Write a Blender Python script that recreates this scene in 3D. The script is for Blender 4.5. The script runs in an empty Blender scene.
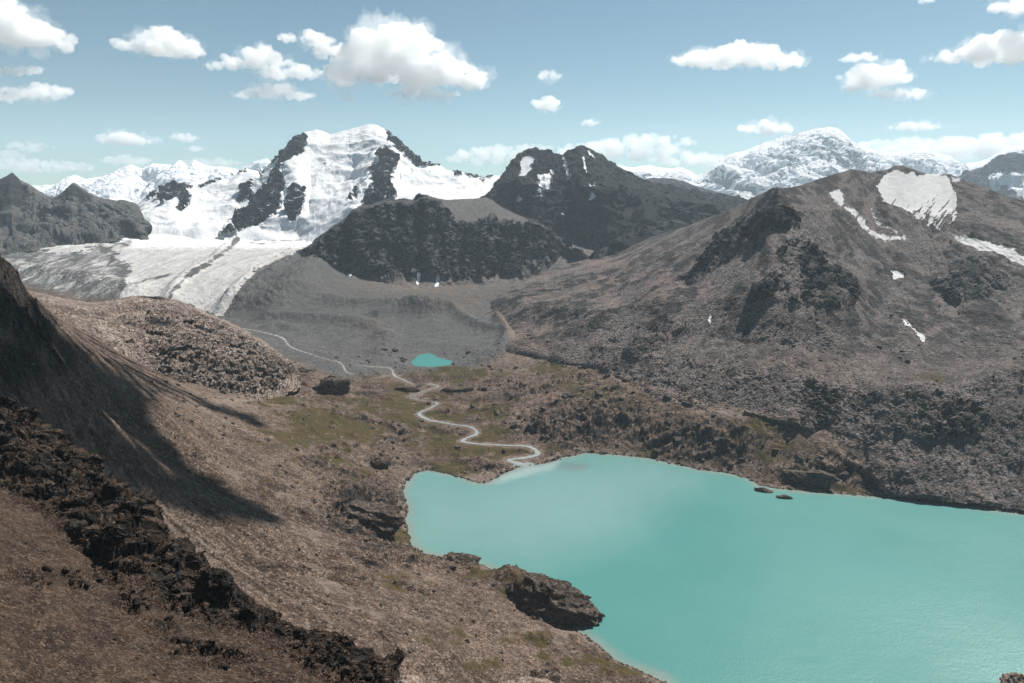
import bpy, bmesh, math, random
import numpy as np

SC = bpy.context.scene
COL = SC.collection
RNG = np.random.default_rng(7)
random.seed(7)

# ------------------------------------------------------------------ camera geometry
F = 683.0
E = 370.0                        # eye height above the lake
TH = math.atan(141.5 / F)
CS, SN = math.cos(TH), math.sin(TH)
SUN_EL, SUN_AZ = math.radians(53), math.radians(42)      # azimuth measured right of straight ahead
SUN = np.array([math.sin(SUN_AZ) * math.cos(SUN_EL), math.cos(SUN_AZ) * math.cos(SUN_EL), math.sin(SUN_EL)])


def ray(px, py):
    a = (np.asarray(px, float) - 512) / F
    b = (341.5 - np.asarray(py, float)) / F
    dy = CS + b * SN
    return a / dy, (-SN + b * CS) / dy


def at_Y(px, py, Y):
    u, w = ray(px, py)
    return np.stack([u * Y, np.asarray(Y, float) + 0 * u, E + w * Y], -1)


def at_z(px, py, z):
    u, w = ray(px, py)
    return at_Y(px, py, (np.asarray(z, float) - E) / w)


def project(P):
    x, y, z = P[..., 0], P[..., 1], P[..., 2] - E
    d = np.maximum(y * CS - z * SN, 1e-3)
    return 512 + F * x / d, 341.5 - F * (y * SN + z * CS) / d


# ------------------------------------------------------------------ noise
_p = np.random.default_rng(3).permutation(256).astype(np.int32)
PERM = np.concatenate([_p, _p, _p])
_g = np.random.default_rng(4).normal(size=(256, 3))
G3 = (_g / np.linalg.norm(_g, axis=1)[:, None]).astype(np.float32)
_a = np.random.default_rng(5).uniform(0, 2 * np.pi, 256)
G2 = np.stack([np.cos(_a), np.sin(_a)], 1).astype(np.float32)


def _fade(t):
    return t * t * t * (t * (t * 6 - 15) + 10)


def pn2(x, y):
    xf, yf = np.floor(x), np.floor(y)
    xi, yi = xf.astype(np.int32) & 255, yf.astype(np.int32) & 255
    x, y = (x - xf).astype(np.float32), (y - yf).astype(np.float32)
    u, v = _fade(x), _fade(y)

    def c(i, j):
        g = G2[PERM[PERM[(xi + i) & 255] + ((yi + j) & 255)]]
        return g[..., 0] * (x - i) + g[..., 1] * (y - j)
    a = c(0, 0); a += u * (c(1, 0) - a)
    b = c(0, 1); b += u * (c(1, 1) - b)
    return (a + v * (b - a)) * 1.4


def pn3(x, y, z):
    xf, yf, zf = np.floor(x), np.floor(y), np.floor(z)
    xi, yi, zi = xf.astype(np.int32) & 255, yf.astype(np.int32) & 255, zf.astype(np.int32) & 255
    x, y, z = (x - xf).astype(np.float32), (y - yf).astype(np.float32), (z - zf).astype(np.float32)
    u, v, w = _fade(x), _fade(y), _fade(z)

    def c(i, j, k):
        g = G3[PERM[PERM[PERM[(xi + i) & 255] + ((yi + j) & 255)] + ((zi + k) & 255)]]
        return g[..., 0] * (x - i) + g[..., 1] * (y - j) + g[..., 2] * (z - k)

    def pl(k):
        a = c(0, 0, k); a += u * (c(1, 0, k) - a)
        b = c(0, 1, k); b += u * (c(1, 1, k) - b)
        return a + v * (b - a)
    a = pl(0)
    return (a + w * (pl(1) - a)) * 1.3


def fbm2(x, y, o=4, r=.5, ridged=False):
    s, a, t = 0, 1.0, 0
    for i in range(o):
        n = pn2(x + 17.3 * i, y - 9.1 * i)
        if ridged:
            n = 1 - 2 * np.abs(n) * 1.3
        s = s + a * n; t += a; a *= r; x = x * 2.03; y = y * 2.03
    return s / t


def fbm3(P, o=4, r=.5, ridged=False):
    x, y, z = P
    s, a, t = 0, 1.0, 0
    for i in range(o):
        n = pn3(x + 17.3 * i, y - 9.1 * i, z + 5.7 * i)
        if ridged:
            n = 1 - 2 * np.abs(n) * 1.3
        s = s + a * n; t += a; a *= r; x = x * 2.03; y = y * 2.03; z = z * 2.03
    return s / t


JT = np.random.default_rng(6).uniform(0, 1, (256, 3)).astype(np.float32)
RT = np.random.default_rng(8).uniform(-1, 1, 256).astype(np.float32)


def facets(x, y, z, tilt=1.1):
    """Broken planar blocks: every cell is a randomly tilted, randomly offset plane."""
    xi, yi, zi = (np.floor(v).astype(np.int32) for v in (x, y, z))
    best = np.full(x.shape, 1e9, np.float32); out = np.zeros(x.shape, np.float32)
    for i in (-1, 0, 1):
        for j in (-1, 0, 1):
            for k in (-1, 0, 1):
                h = PERM[PERM[PERM[(xi + i) & 255] + ((yi + j) & 255)] + ((zi + k) & 255)]
                jt = JT[h]
                dx, dy, dz = x - (xi + i + jt[..., 0]), y - (yi + j + jt[..., 1]), z - (zi + k + jt[..., 2])
                d = dx * dx + dy * dy + dz * dz
                q = d < best
                g = G3[(h + 91) & 255]
                best = np.where(q, d, best)
                out = np.where(q, RT[h] * .7 + tilt * (dx * g[..., 0] + dy * g[..., 1] + dz * g[..., 2]), out)
    return out


def sstep(a, b, x):
    t = np.clip((x - a) / (b - a), 0, 1)
    return t * t * (3 - 2 * t)


# ------------------------------------------------------------------ polygons
def poly_sd(x, y, poly, closed=True):
    """Signed distance to a polygon, positive inside (unsigned to a polyline when not closed)."""
    p = np.asarray(poly, float)
    q = np.roll(p, -1, 0)
    if not closed:
        p, q = p[:-1], q[:-1]
    d2 = np.full(x.shape, 1e18)
    ins = np.zeros(x.shape, bool)
    for (ax, ay), (bx, by) in zip(p, q):
        ex, ey = bx - ax, by - ay
        t = np.clip(((x - ax) * ex + (y - ay) * ey) / (ex * ex + ey * ey + 1e-12), 0, 1)
        d2 = np.minimum(d2, (x - ax - t * ex) ** 2 + (y - ay - t * ey) ** 2)
        if closed and ay != by:
            ins ^= ((ay > y) != (by > y)) & (x < (bx - ax) * (y - ay) / (by - ay) + ax)
    d = np.sqrt(d2)
    return np.where(ins, d, -d) if closed else d


def polymask(px, py, poly, soft=1.5, nz=None, na=0.0):
    p = np.asarray(poly, float)
    m = 6 + soft * 1.2 + na * 1.2
    sel = (px > p[:, 0].min() - m) & (px < p[:, 0].max() + m) & (py > p[:, 1].min() - m) & (py < p[:, 1].max() + m)
    out = np.zeros(px.shape)
    if sel.any():
        d = poly_sd(px[sel], py[sel], poly)
        if nz is not None:
            d = d + nz[sel] * na
        out[sel] = sstep(-soft, soft, d)
    return out


def blobs(px, py, L):
    m = np.zeros(px.shape)
    for (x, y, rx, ry, s) in L:
        d = ((px - x) / rx) ** 2 + ((py - y) / ry) ** 2
        m = np.maximum(m, s * np.exp(-d * .9))
    return m


# ------------------------------------------------------------------ materials
def new_mat(name):
    m = bpy.data.materials.new(name)
    m.use_nodes = True
    nt = m.node_tree
    nt.nodes.clear()
    return m, nt


class NB:
    """Small node builder."""
    def __init__(self, nt):
        self.nt = nt

    def n(self, t, **kw):
        x = self.nt.nodes.new(t)
        for k, v in kw.items():
            if k.startswith('i_'):
                x.inputs[k[2:].replace('_', ' ')].default_value = v
            else:
                setattr(x, k, v)
        return x

    def l(self, a, b):
        self.nt.links.new(a, b)

    def pos(self, scale=(1, 1, 1)):
        g = self.n('ShaderNodeNewGeometry')
        v = self.n('ShaderNodeVectorMath', operation='MULTIPLY')
        v.inputs[1].default_value = scale
        self.l(g.outputs['Position'], v.inputs[0])
        return v.outputs[0]

    def noise(self, vec, scale, detail=5, rough=.6, dist=0.0):
        x = self.n('ShaderNodeTexNoise')
        x.inputs['Scale'].default_value = scale
        x.inputs['Detail'].default_value = detail
        x.inputs['Roughness'].default_value = rough
        x.inputs['Distortion'].default_value = dist
        self.l(vec, x.inputs['Vector'])
        return x.outputs['Fac']

    def ramp(self, fac, a, b):
        x = self.n('ShaderNodeMapRange', interpolation_type='SMOOTHSTEP')
        x.inputs['From Min'].default_value = a
        x.inputs['From Max'].default_value = b
        self.l(fac, x.inputs['Value'])
        return x.outputs[0]

    def math(self, op, a, b=None):
        x = self.n('ShaderNodeMath', operation=op)
        for i, v in enumerate((a, b)):
            if v is None:
                continue
            if isinstance(v, (int, float)):
                x.inputs[i].default_value = v
            else:
                self.l(v, x.inputs[i])
        return x.outputs[0]

    def mix(self, fac, a, b):
        x = self.n('ShaderNodeMix', data_type='RGBA')
        for s, v in ((x.inputs['Factor'], fac), (x.inputs[6], a), (x.inputs[7], b)):
            if isinstance(v, (int, float)):
                s.default_value = v
            elif isinstance(v, tuple):
                s.default_value = (*v, 1)
            else:
                self.l(v, s)
        return x.outputs[2]

    def attr(self, name):
        return self.n('ShaderNodeAttribute', attribute_name=name).outputs['Fac']


KALB = .64


def rock_mat(name, s, c_dark, c_mid, c_light, cliff=(.045, .043, .042), veg=(.078, .066, .022), veg2=(.13, .084, .038),
             snow=(.62, .63, .64), ice=(.34, .345, .35), tint=(.21, .15, .125), bump=1.0, vor=.5, strat=False, snowbump=.35):
    """s: metres of one small stone or facet; everything scales from it."""
    c_dark, c_mid, c_light, cliff, veg, veg2, tint = ([tuple(x * KALB for x in c) for c in (c_dark, c_mid, c_light, cliff, veg, veg2, tint)])
    m, nt = new_mat(name)
    b = NB(nt)
    P = b.pos()
    big = b.noise(P, 1 / (s * 40), 4, .6)
    mid = b.noise(P, 1 / (s * 7), 6, .65, .3)
    fine = b.noise(P, 1 / (s * 1.3), 4, .75)
    col = b.mix(b.ramp(big, .35, .65), c_dark, c_mid)
    col = b.mix(b.math('MULTIPLY', b.ramp(mid, .45, .72), .75), col, c_light)
    vo = b.n('ShaderNodeTexVoronoi', feature='F1')
    vo.inputs['Scale'].default_value = 1 / (s * 1.6)
    b.l(P, vo.inputs['Vector'])
    sep = b.n('ShaderNodeSeparateColor')
    b.l(vo.outputs['Color'], sep.inputs[0])
    cell = sep.outputs[0]
    # single pale and dark stones
    col = b.mix(b.math('MULTIPLY', b.ramp(cell, .78, .97), .38), col, tuple(min(1, x * 1.35) for x in c_light))
    col = b.mix(b.math('MULTIPLY', b.ramp(cell, .28, .06), .65), col, tuple(x * .5 for x in c_dark))
    col = b.mix(b.math('MULTIPLY', b.ramp(fine, .56, .38), .75), col, tuple(x * .42 for x in c_dark))
    # tinted scree
    tn = b.attr('tint')
    col = b.mix(b.math('MULTIPLY', tn, b.ramp(mid, .25, .6)), col, tint)
    gy = b.mix(b.ramp(mid, .3, .7), (.066, .0655, .064), (.12, .1195, .117))
    gy = b.mix(b.math('MULTIPLY', b.ramp(big, .42, .6), .6), gy, (.058, .058, .059))
    gy = b.mix(b.math('MULTIPLY', b.ramp(cell, .8, .96), .5), gy, (.2, .2, .195))
    gy = b.mix(b.math('MULTIPLY', b.ramp(fine, .55, .35), .5), gy, (.035, .035, .035))
    col = b.mix(b.attr('grey'), col, gy)
    # bare cliff rock
    cl = b.attr('cliff')
    ccol = b.mix(b.ramp(mid, .3, .7), tuple(x * .6 for x in cliff), cliff)
    ccol = b.mix(b.math('MULTIPLY', b.ramp(fine, .55, .75), .5), ccol, tuple(x * 1.9 for x in cliff))
    col = b.mix(b.ramp(b.math('ADD', cl, b.math('MULTIPLY', b.math('SUBTRACT', mid, .5), .7)), .3, .7), col, ccol)
    # turf
    vg = b.ramp(b.math('ADD', b.attr('veg'), b.math('MULTIPLY', b.math('SUBTRACT', b.math('ADD', b.math('MULTIPLY', mid, .6), b.math('MULTIPLY', fine, .4)), .5), 1.7)), .38, .62)
    vcol = b.mix(b.ramp(b.noise(P, 1 / (s * 18), 3, .6), .42, .6), veg, veg2)
    vcol = b.mix(b.ramp(fine, .35, .7), tuple(x * .6 for x in veg), vcol)
    col = b.mix(vg, col, vcol)
    # ice with dirt, then snow
    ia = b.attr('ice')
    streak = b.noise(b.pos((1, .22, 1)), 1 / (s * 9), 6, .7, .4)
    icol = b.mix(b.ramp(streak, .3, .68), tuple(x * .62 for x in ice), ice)
    icol = b.mix(b.math('MULTIPLY', b.ramp(fine, .5, .7), .4), icol, tuple(min(.9, x * 1.35) for x in ice))
    iw = b.ramp(b.math('ADD', ia, b.math('MULTIPLY', b.math('SUBTRACT', streak, .5), .9)), .35, .65)
    col = b.mix(iw, col, icol)
    sw = b.ramp(b.math('ADD', b.attr('snow'), b.math('MULTIPLY', b.math('SUBTRACT', mid, .5), .5)), .38, .62)
    scol = b.mix(b.ramp(mid, .3, .65), tuple(x * .86 for x in snow), snow)
    col = b.mix(sw, col, scol)
    # relief
    h = b.math('ADD', b.math('MULTIPLY', mid, 2.2), b.math('MULTIPLY', fine, .7))
    if vor:
        h = b.math('ADD', h, b.math('MULTIPLY', b.math('SUBTRACT', cell, b.math('MULTIPLY', vo.outputs['Distance'], .9)), vor))
    if strat:
        st = b.noise(b.pos((.35, .35, 2.2)), 1 / (s * 6), 5, .65, .5)
        h = b.math('ADD', h, b.math('MULTIPLY', st, 2.0))
    bp = b.n('ShaderNodeBump')
    bp.inputs['Distance'].default_value = s * 1.5
    b.l(h, bp.inputs['Height'])
    soft = b.math('MAXIMUM', b.math('MULTIPLY', vg, .5), b.math('MAXIMUM', b.math('MULTIPLY', sw, 1 - snowbump), b.math('MULTIPLY', iw, .45)))
    b.l(b.math('MULTIPLY', b.math('SUBTRACT', 1.0, soft), bump), bp.inputs['Strength'])
    bs = b.n('ShaderNodeBsdfPrincipled')
    b.l(col, bs.inputs['Base Color'])
    bs.inputs['Roughness'].default_value = .92
    bs.inputs['Specular IOR Level'].default_value = .12
    b.l(bp.outputs[0], bs.inputs['Normal'])
    o = b.n('ShaderNodeOutputMaterial')
    b.l(bs.outputs[0], o.inputs['Surface'])
    return m


# ------------------------------------------------------------------ mesh building
def tag(o, label=None, cat=None, group=None, kind=None):
    for k, v in (('label', label), ('category', cat), ('group', group), ('kind', kind)):
        if v:
            o[k] = v
    return o


def raw_mesh(name, V, Fq, attrs=None, smooth=True):
    me = bpy.data.meshes.new(name)
    k = Fq.shape[1]
    me.vertices.add(len(V)); me.loops.add(Fq.size); me.polygons.add(len(Fq))
    me.vertices.foreach_set('co', np.ascontiguousarray(V, np.float32).ravel())
    me.loops.foreach_set('vertex_index', np.ascontiguousarray(Fq, np.int32).ravel())
    me.polygons.foreach_set('loop_start', np.arange(0, Fq.size, k, dtype=np.int32))
    me.polygons.foreach_set('use_smooth', np.full(len(Fq), smooth))
    me.update(calc_edges=True)
    for a, v in (attrs or {}).items():
        at = me.attributes.new(a, 'FLOAT', 'POINT')
        at.data.foreach_set('value', np.ascontiguousarray(v, np.float32).ravel())
    return me


def add_obj(name, me, mat=None, parent=None):
    o = bpy.data.objects.new(name, me)
    COL.objects.link(o)
    if mat:
        me.materials.append(mat)
    if parent:
        o.parent = parent
    return o


def sub_obj(name, V, Fq, attrs, mat, parent=None):
    """Object from a subset of faces, unused vertices dropped."""
    used, inv = np.unique(Fq, return_inverse=True)
    return add_obj(name, raw_mesh(name, V[used], inv.reshape(Fq.shape), {k: v[used] for k, v in attrs.items()}), mat, parent)


def grid_faces(R, C):
    i = np.arange(R * C).reshape(R, C)
    return np.stack([i[:-1, :-1], i[:-1, 1:], i[1:, 1:], i[1:, :-1]], -1).reshape(-1, 4)


def curve_at(c, pxs):
    """c: list of (px, py, Y) or (px, py, ('z', z)); returns points (len(pxs), 3)."""
    out = []
    for (px, py, d) in c:
        Y = d if not isinstance(d, tuple) else float((d[1] - E) / ray(px, py)[1])
        out.append((px, py, Y))
    a = np.array(sorted(out), float)
    return at_Y(pxs, np.interp(pxs, a[:, 0], a[:, 1]), np.interp(pxs, a[:, 0], a[:, 2]))


def loft(curves, nrows, pxs, crest, smooth_n=0, jag=0.0, jseed=0.0):
    """Surface through curves listed front to back. crest: index of the skyline curve."""
    K = [curve_at(c, pxs) for c in curves]
    if jag:
        jn = fbm2(pxs / 9.0 + jseed, pxs * 0 + jseed * 3.1, 4, .6) * jag
        K[crest][:, 2] += jn * K[crest][:, 1] / F
    rows, keep = [], []
    for k, n in enumerate(nrows):
        for i in range(n):
            t = i / n
            rows.append(K[k] * (1 - t) + K[k + 1] * t)
            keep.append(i == 0 and k in (0, crest))
    rows.append(K[-1]); keep.append(True)
    P = np.array(rows)
    keep = np.array(keep)
    for _ in range(smooth_n):
        Q = P.copy()
        Q[1:-1] = P[1:-1] * .5 + .25 * (P[:-2] + P[2:])
        Q[keep] = P[keep]
        P = Q
    crow = sum(nrows[:crest])
    return P, crow


def normals(P):
    du = np.gradient(P, axis=1); dv = np.gradient(P, axis=0)
    n = np.cross(du, dv)
    n /= np.linalg.norm(n, axis=-1)[..., None] + 1e-9
    return n * np.where(n[..., 2:3] < 0, -1, 1)


def displace(P, crow, amp, lam, fine=.3, cliff=None, camp=0.0, clam=60, zs=.45, taper=12.0, seed=0.0, low=.12, ribz=.28):
    N = normals(P)
    q = [(P[..., 0] + seed) / lam, P[..., 1] / lam, P[..., 2] / lam * zs]
    d = amp * fbm3(q, 5, .52, True)
    d = d + amp * fine * fbm3([v * 5.3 for v in q], 4, .6)
    if cliff is not None and camp:
        on = np.where(cliff > .02)
        x, y, z = (P[..., i][on] for i in range(3))
        x = x - seed
        wx, wz = clam * .25 * fbm3([x / clam, y / clam, z / clam], 3), clam * .2 * fbm3([x / clam + 9, y / clam, z / clam], 3)
        rib = fbm3([(x + wx) / clam, y / clam, (z + wz) / clam * ribz], 4, .55, True)
        fb = facets((x + wx) / clam * 2.0, y / clam * 2.0, (z + wz) / clam * 1.2) + .5 * facets((x + wz) / clam * 5.2, y / clam * 5.2, (z + wx) / clam * 3.4) + .22 * facets(x / clam * 12, y / clam * 12, z / clam * 8)
        e = np.zeros(d.shape)
        e[on] = .55 * rib + .42 * fb
        d = d + camp * cliff * e
    px, py = project(P)
    dist = np.abs(py - py[crow][None, :])
    tp = np.clip(dist / taper, low, 1)
    tp[crow + 1:] = low
    return P + N * (d * tp)[..., None]


def gully(P, lam, center=None, shear=0.0, seed=0.0, o=5, zf=.12):
    """Ribs and gullies that run down the slope: radial round a summit, or straight down a face. lam: ribs per radian, or metres."""
    x, y, z = P[..., 0], P[..., 1], P[..., 2]
    if center is not None:
        a = np.arctan2(x - center[0], center[1] - y) * lam + seed
        b_ = np.hypot(x - center[0], y - center[1]) / 420.0
    else:
        a = (x + shear * z) / lam + seed
        b_ = z / lam * zf + y / lam * .1
    a = a + .45 * fbm2(a * .45 + 3.1, b_ * 2.2 + seed, 3)
    return fbm2(a, b_, o, .58, True)


def push(P, crow, d, taper=10.0, low=.15):
    px, py = project(P)
    tp = np.clip(np.abs(py - py[crow][None, :]) / taper, low, 1)
    tp[crow + 1:] = low
    return P + normals(P) * (d * tp)[..., None]


def crag(P, cl, lo=.3, a=.88, b=.5):
    """Rock colour sits on the steep faces; ledges inside the cliff keep their scree."""
    return cl * (lo + (1 - lo) * sstep(a, b, normals(P)[..., 2]))


# ------------------------------------------------------------------ traced lines
SHORE = [(424.6, 471), (416, 472), (406, 482.6), (403, 492.5), (407, 509), (406, 522.5), (411, 546), (426, 554), (446, 557), (473, 562),
         (499, 570.6), (516, 573), (536, 580), (548, 600), (562, 622), (582, 633), (599, 645), (616, 659), (639, 669), (665, 683), (720, 712), (820, 750), (1000, 790),
         (1300, 800), (1400, 640), (1280, 566), (1150, 540), (1100, 529), (1024, 514), (983, 509.5), (950, 503), (930, 502), (883, 497), (833, 493.5), (800, 491), (779, 489.4),
         (759, 485.4), (746, 478), (726, 473), (699, 470), (672.7, 463.5), (646, 458), (616, 454.5), (586, 453), (560, 458.5), (547, 463),
         (534, 465), (522, 466), (509, 471), (494, 479), (487, 483.3), (478, 483), (462.5, 478), (447, 474), (431, 470.5)]
_s = np.array(SHORE)
SHORE_W = at_z(_s[:, 0], _s[:, 1], 0.0)[:, :2]
TARN = [(411, 362.5), (415, 358.5), (419.4, 355), (429, 353), (439, 358), (452.6, 361), (449, 365), (440, 366), (432.6, 366.8), (416, 366)]
TARN_Z = 34.0
TARN_W = at_z(*np.array(TARN).T, TARN_Z)[:, :2]
RIVERS = [
    [(240, 328, 1.2), (260, 331.6, 1.2), (281.5, 338, 1.7), (290, 346.5, 1.2), (306, 353, 1.1), (330, 360, 1.0), (349.6, 364, .9), (366, 366.5, 1.1), (389.5, 368.5, 1.3), (394.5, 376, 1.2), (404, 380.5, .8), (414, 386, .6), (412, 392, .5)],
    [(338, 362, .7), (343, 366, .9), (346, 371.5, .9), (354, 374.5, .7)],
    [(428, 383.5, .8), (438, 386.3, 1.0), (428, 390, .8), (417, 394, .9), (410, 397, .6), (424, 401, .5), (437, 403, 1.4), (431, 408, 1.3), (419, 413.5, 2.2), (429, 420, 2.0), (441, 422.5, 1.4), (455, 425, 1.5),
     (468, 427, 1.8), (475.5, 430, 2.0), (476, 435, 2.0), (467, 438.5, 2.0), (463, 441.5, 2.2), (474, 443.5, 1.5), (488, 444.8, 1.5), (510, 445.5, 1.5), (527, 447, 1.9), (536, 450.5, 2.4), (537, 455, 3.0), (526, 458, 2.9), (510, 460.2, 2.8), (514, 464, 3.6), (528, 469, 4.5)],
]
# crest of the dark rib below the camera
rib = [(-420, 190, 330), (-200, 275, 330), (-100, 350, 320), (-40, 395, 305), (0, 411, 285), (20, 423, 280), (40, 434, 275), (60, 449, 268), (76, 459, 262), (96, 476, 254), (110, 485, 248), (128, 499, 240), (143, 509, 234), (152, 526, 228), (159.5, 537, 226), (172, 541, 222), (186, 546, 218), (193, 560, 212), (199, 572, 207), (212, 581, 205), (226, 585.6, 203), (239, 602, 198), (252, 611, 195), (266, 619, 192), (282.5, 632, 190),
       (306, 645, 188), (332, 654, 186), (360, 663, 184), (383, 672, 182), (396, 683, 180), (440, 720, 165), (520, 780, 140), (700, 860, 110), (1000, 880, 95), (1500, 880, 90)]
CTRL = [(x, y + 2.0, None, Y + 7) for x, y, Y in rib if -250 < x < 450] + [  # px, py, z   (or px, py, None, Y)
    (405, 500, 3), (411, 546, 3), (446, 557, 3), (499, 570, 4), (520, 574, 5), (590, 638, 4), (616, 662, 3),
    (370, 470, 20), (350, 520, 32), (300, 470, 55), (300, 520, 70), (250, 450, 85), (280, 560, 95), (350, 560, 55), (400, 580, 40), (450, 600, 30),
    (500, 620, 22), (550, 650, 13), (350, 620, 85), (400, 650, 70), (450, 670, 50), (520, 675, 25), (600, 682, 10),
    (200, 450, 130), (150, 430, 165), (100, 400, 205), (50, 360, 250), (20, 330, 278), (0, 252, None, 480), (13, 271, None, 490), (26, 289, None, 520), (-60, 215, None, 470), (-130, 190, None, 455), (0, 320, 300), (200, 500, 140), (150, 500, 170), (100, 470, 200),
    (50, 430, 235), (0, 390, 270), (250, 530, 115), (200, 570, 150), (240, 602, 138), (300, 647, 108), (150, 525, 178), (100, 488, 212), (50, 442, 243), (390, 684, 80), (180, 548, 162), (0, 420, 275), (440, 720, 45), (540, 720, 20), (200, 400, 105), (150, 370, 110), (60, 318, 205), (-100, 340, 340), 
    (300, 420, 55), (250, 420, 75), (330, 400, 45), (300, 390, 50), (380, 400, 30), (380, 440, 16), (340, 440, 30), (420, 450, 7), (450, 425, 11), (490, 450, 5), (480, 430, 9),
    (430, 410, 17), (540, 440, 7), (400, 385, 25), (430, 374, 30), (380, 370, 32), (350, 360, 36), (300, 350, 42), (260, 335, 50), (480, 370, 34), (500, 358, 44), (445, 348, 42),
    (600, 380, 50), (560, 400, 38), (520, 390, 30), (500, 400, 24), (650, 400, 55), (600, 420, 36), (560, 430, 24), (650, 430, 30), (620, 445, 11), (700, 440, 30), (750, 450, 28),
    (800, 460, 22), (850, 470, 20), (800, 440, 40), (720, 415, 55), (792, 428, 52), (843, 453, 38), (870, 487, 8), (900, 480, 18), (950, 495, 6),
    (900, 440, 55), (1000, 480, 35), (1000, 440, 65), (1100, 500, 30), (1100, 450, 80), (900, 400, 85), (700, 380, 70), (800, 400, 72), (600, 350, 62),
    # glacier basin
    (60, 250, None, 2700), (100, 290, None, 2100), (0, 290, None, 2100), (150, 297, None, 2000), (200, 310, None, 1900), (230, 318, None, 1830), (125, 265, None, 2500), (180, 245, None, 2900),
    (230, 240, None, 3120), (130, 228, None, 3150), (110, 236, None, 3000), (20, 244, None, 2800), (-80, 250, None, 2600), (300, 240, None, 3100), (320, 254, None, 2550), (386, 281, None, 2240),
    (270, 290, None, 1990), (300, 279, None, 2100), (350, 300, None, 1980), (350, 322, None, 1760), (400, 332, None, 1690), (400, 300, None, 1960), (450, 320, None, 1770), (500, 322, None, 1730),
    (500, 345, None, 1520), (480, 300, None, 1960), (430, 290, None, 2110), (520, 290, None, 2080), (540, 274, None, 2330), (380, 347, None, 1550), (330, 341, None, 1610), (300, 335, None, 1665),
    (600, 262, None, 2360), (40, 350, None, 1500), (100, 330, None, 1600), (180, 340, None, 1560), (230, 340, None, 1570), (650, 300, None, 1900), (-150, 320, None, 1300),
]

# ------------------------------------------------------------------ height field of the low ground
_c = []
for c in CTRL:
    _c.append(at_z(c[0], c[1], c[2]) if c[2] is not None else at_Y(c[0], c[1], c[3]))
CP = np.array(_c, float)


def _phi(r2):
    return 0.5 * r2 * np.log(r2 + 1e-9)


_S = 500.0
_X = CP[:, :2] / _S
_n = len(_X)
_A = np.zeros((_n + 3, _n + 3))
_A[:_n, :_n] = _phi(((_X[:, None] - _X[None]) ** 2).sum(-1)) + np.eye(_n) * .002
_A[:_n, _n] = _A[_n, :_n] = 1
_A[:_n, _n + 1:] = _X; _A[_n + 1:, :_n] = _X.T
_W = np.linalg.solve(_A, np.concatenate([CP[:, 2], [0, 0, 0]]))


def tps(x, y):
    x, y = x / _S, y / _S
    s = _W[_n] + _W[_n + 1] * x + _W[_n + 2] * y
    for i in range(_n):
        s = s + _W[i] * _phi((x - _X[i, 0]) ** 2 + (y - _X[i, 1]) ** 2)
    return s


US = np.concatenate([np.linspace(-1.3, -.9, 60)[:-1], np.linspace(-.9, .9, 1400), np.linspace(.9, 1.5, 80)[1:]])
YS = np.geomspace(225, 3750, 1120)
UU, YY = np.meshgrid(US, YS)
GX, GY = UU * YY, YY
# smooth base on a coarse grid, then interpolated
cu, cy = np.linspace(-1.5, 1.5, 321), np.linspace(0, 1, 221)
lyv = 225 * (3750 / 225) ** cy
CUU, CYY = np.meshgrid(cu, lyv)
CZ = tps(CUU * CYY, CYY)


def bil(A, u, Y):
    fi = np.clip((u + 1.5) / 3 * 320, 0, 319.999); fj = np.clip(np.log(Y / 225) / math.log(3750 / 225) * 220, 0, 219.999)
    i, j = fi.astype(int), fj.astype(int)
    a, b = fi - i, fj - j
    return (A[j, i] * (1 - a) + A[j, i + 1] * a) * (1 - b) + (A[j + 1, i] * (1 - a) + A[j + 1, i + 1] * a) * b


Z0 = bil(CZ, UU, YY)
# lake distance
near = (GY < 1250)
SD = np.full(GX.shape, -400.0)
wig = 1.6 * fbm2(GX / 24, GY / 24, 5, .65)
SD[near] = poly_sd(GX[near], GY[near], SHORE_W) + wig[near] * 3.0
out_d = np.maximum(-SD, 0)
PX0, PY0 = project(np.stack([GX, GY, Z0], -1))
# what kind of ground
n1 = fbm2(GX / 55, GY / 55, 5, .6)
n2 = fbm2(GX / 16, GY / 16, 4, .6)
ROCKY = blobs(PX0, PY0, [(600, 415, 90, 26, 1), (690, 440, 90, 26, 1), (530, 390, 50, 14, .8), (500, 425, 40, 16, .3), (820, 470, 60, 22, 1), (560, 430, 60, 20, 1), (370, 505, 50, 32, 1), (385, 545, 30, 20, .8),
                         (440, 560, 40, 10, .7), (335, 390, 26, 12, .5), (300, 375, 20, 10, .7), (385, 460, 24, 14, .7), (440, 425, 30, 9, .5), (490, 470, 24, 10, .5), (600, 375, 40, 14, .7), (400, 430, 22, 9, .4),
                         (290, 480, 40, 16, .4), (470, 610, 50, 14, .35), (660, 390, 60, 16, .8), (560, 262, 0.1, .1, 0), (420, 395, 40, 6, .7), (450, 390, 20, 8, .6), (270, 530, 60, 30, .25), (250, 440, 40, 10, .4)])
ROCKY = np.maximum(ROCKY, blobs(PX0, PY0, [(4, 292, 22, 40, 1), (35, 330, 22, 28, .9), (62, 360, 18, 24, .6), (20, 370, 30, 30, .6)]))
ROCKY = np.maximum(ROCKY, sstep(240, 290, PX0) * sstep(900, 860, PX0) * .55 * sstep(.12, .4, n1))
ROCKY = np.clip(ROCKY, .15, 1) * sstep(1750, 1350, GY)
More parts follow.
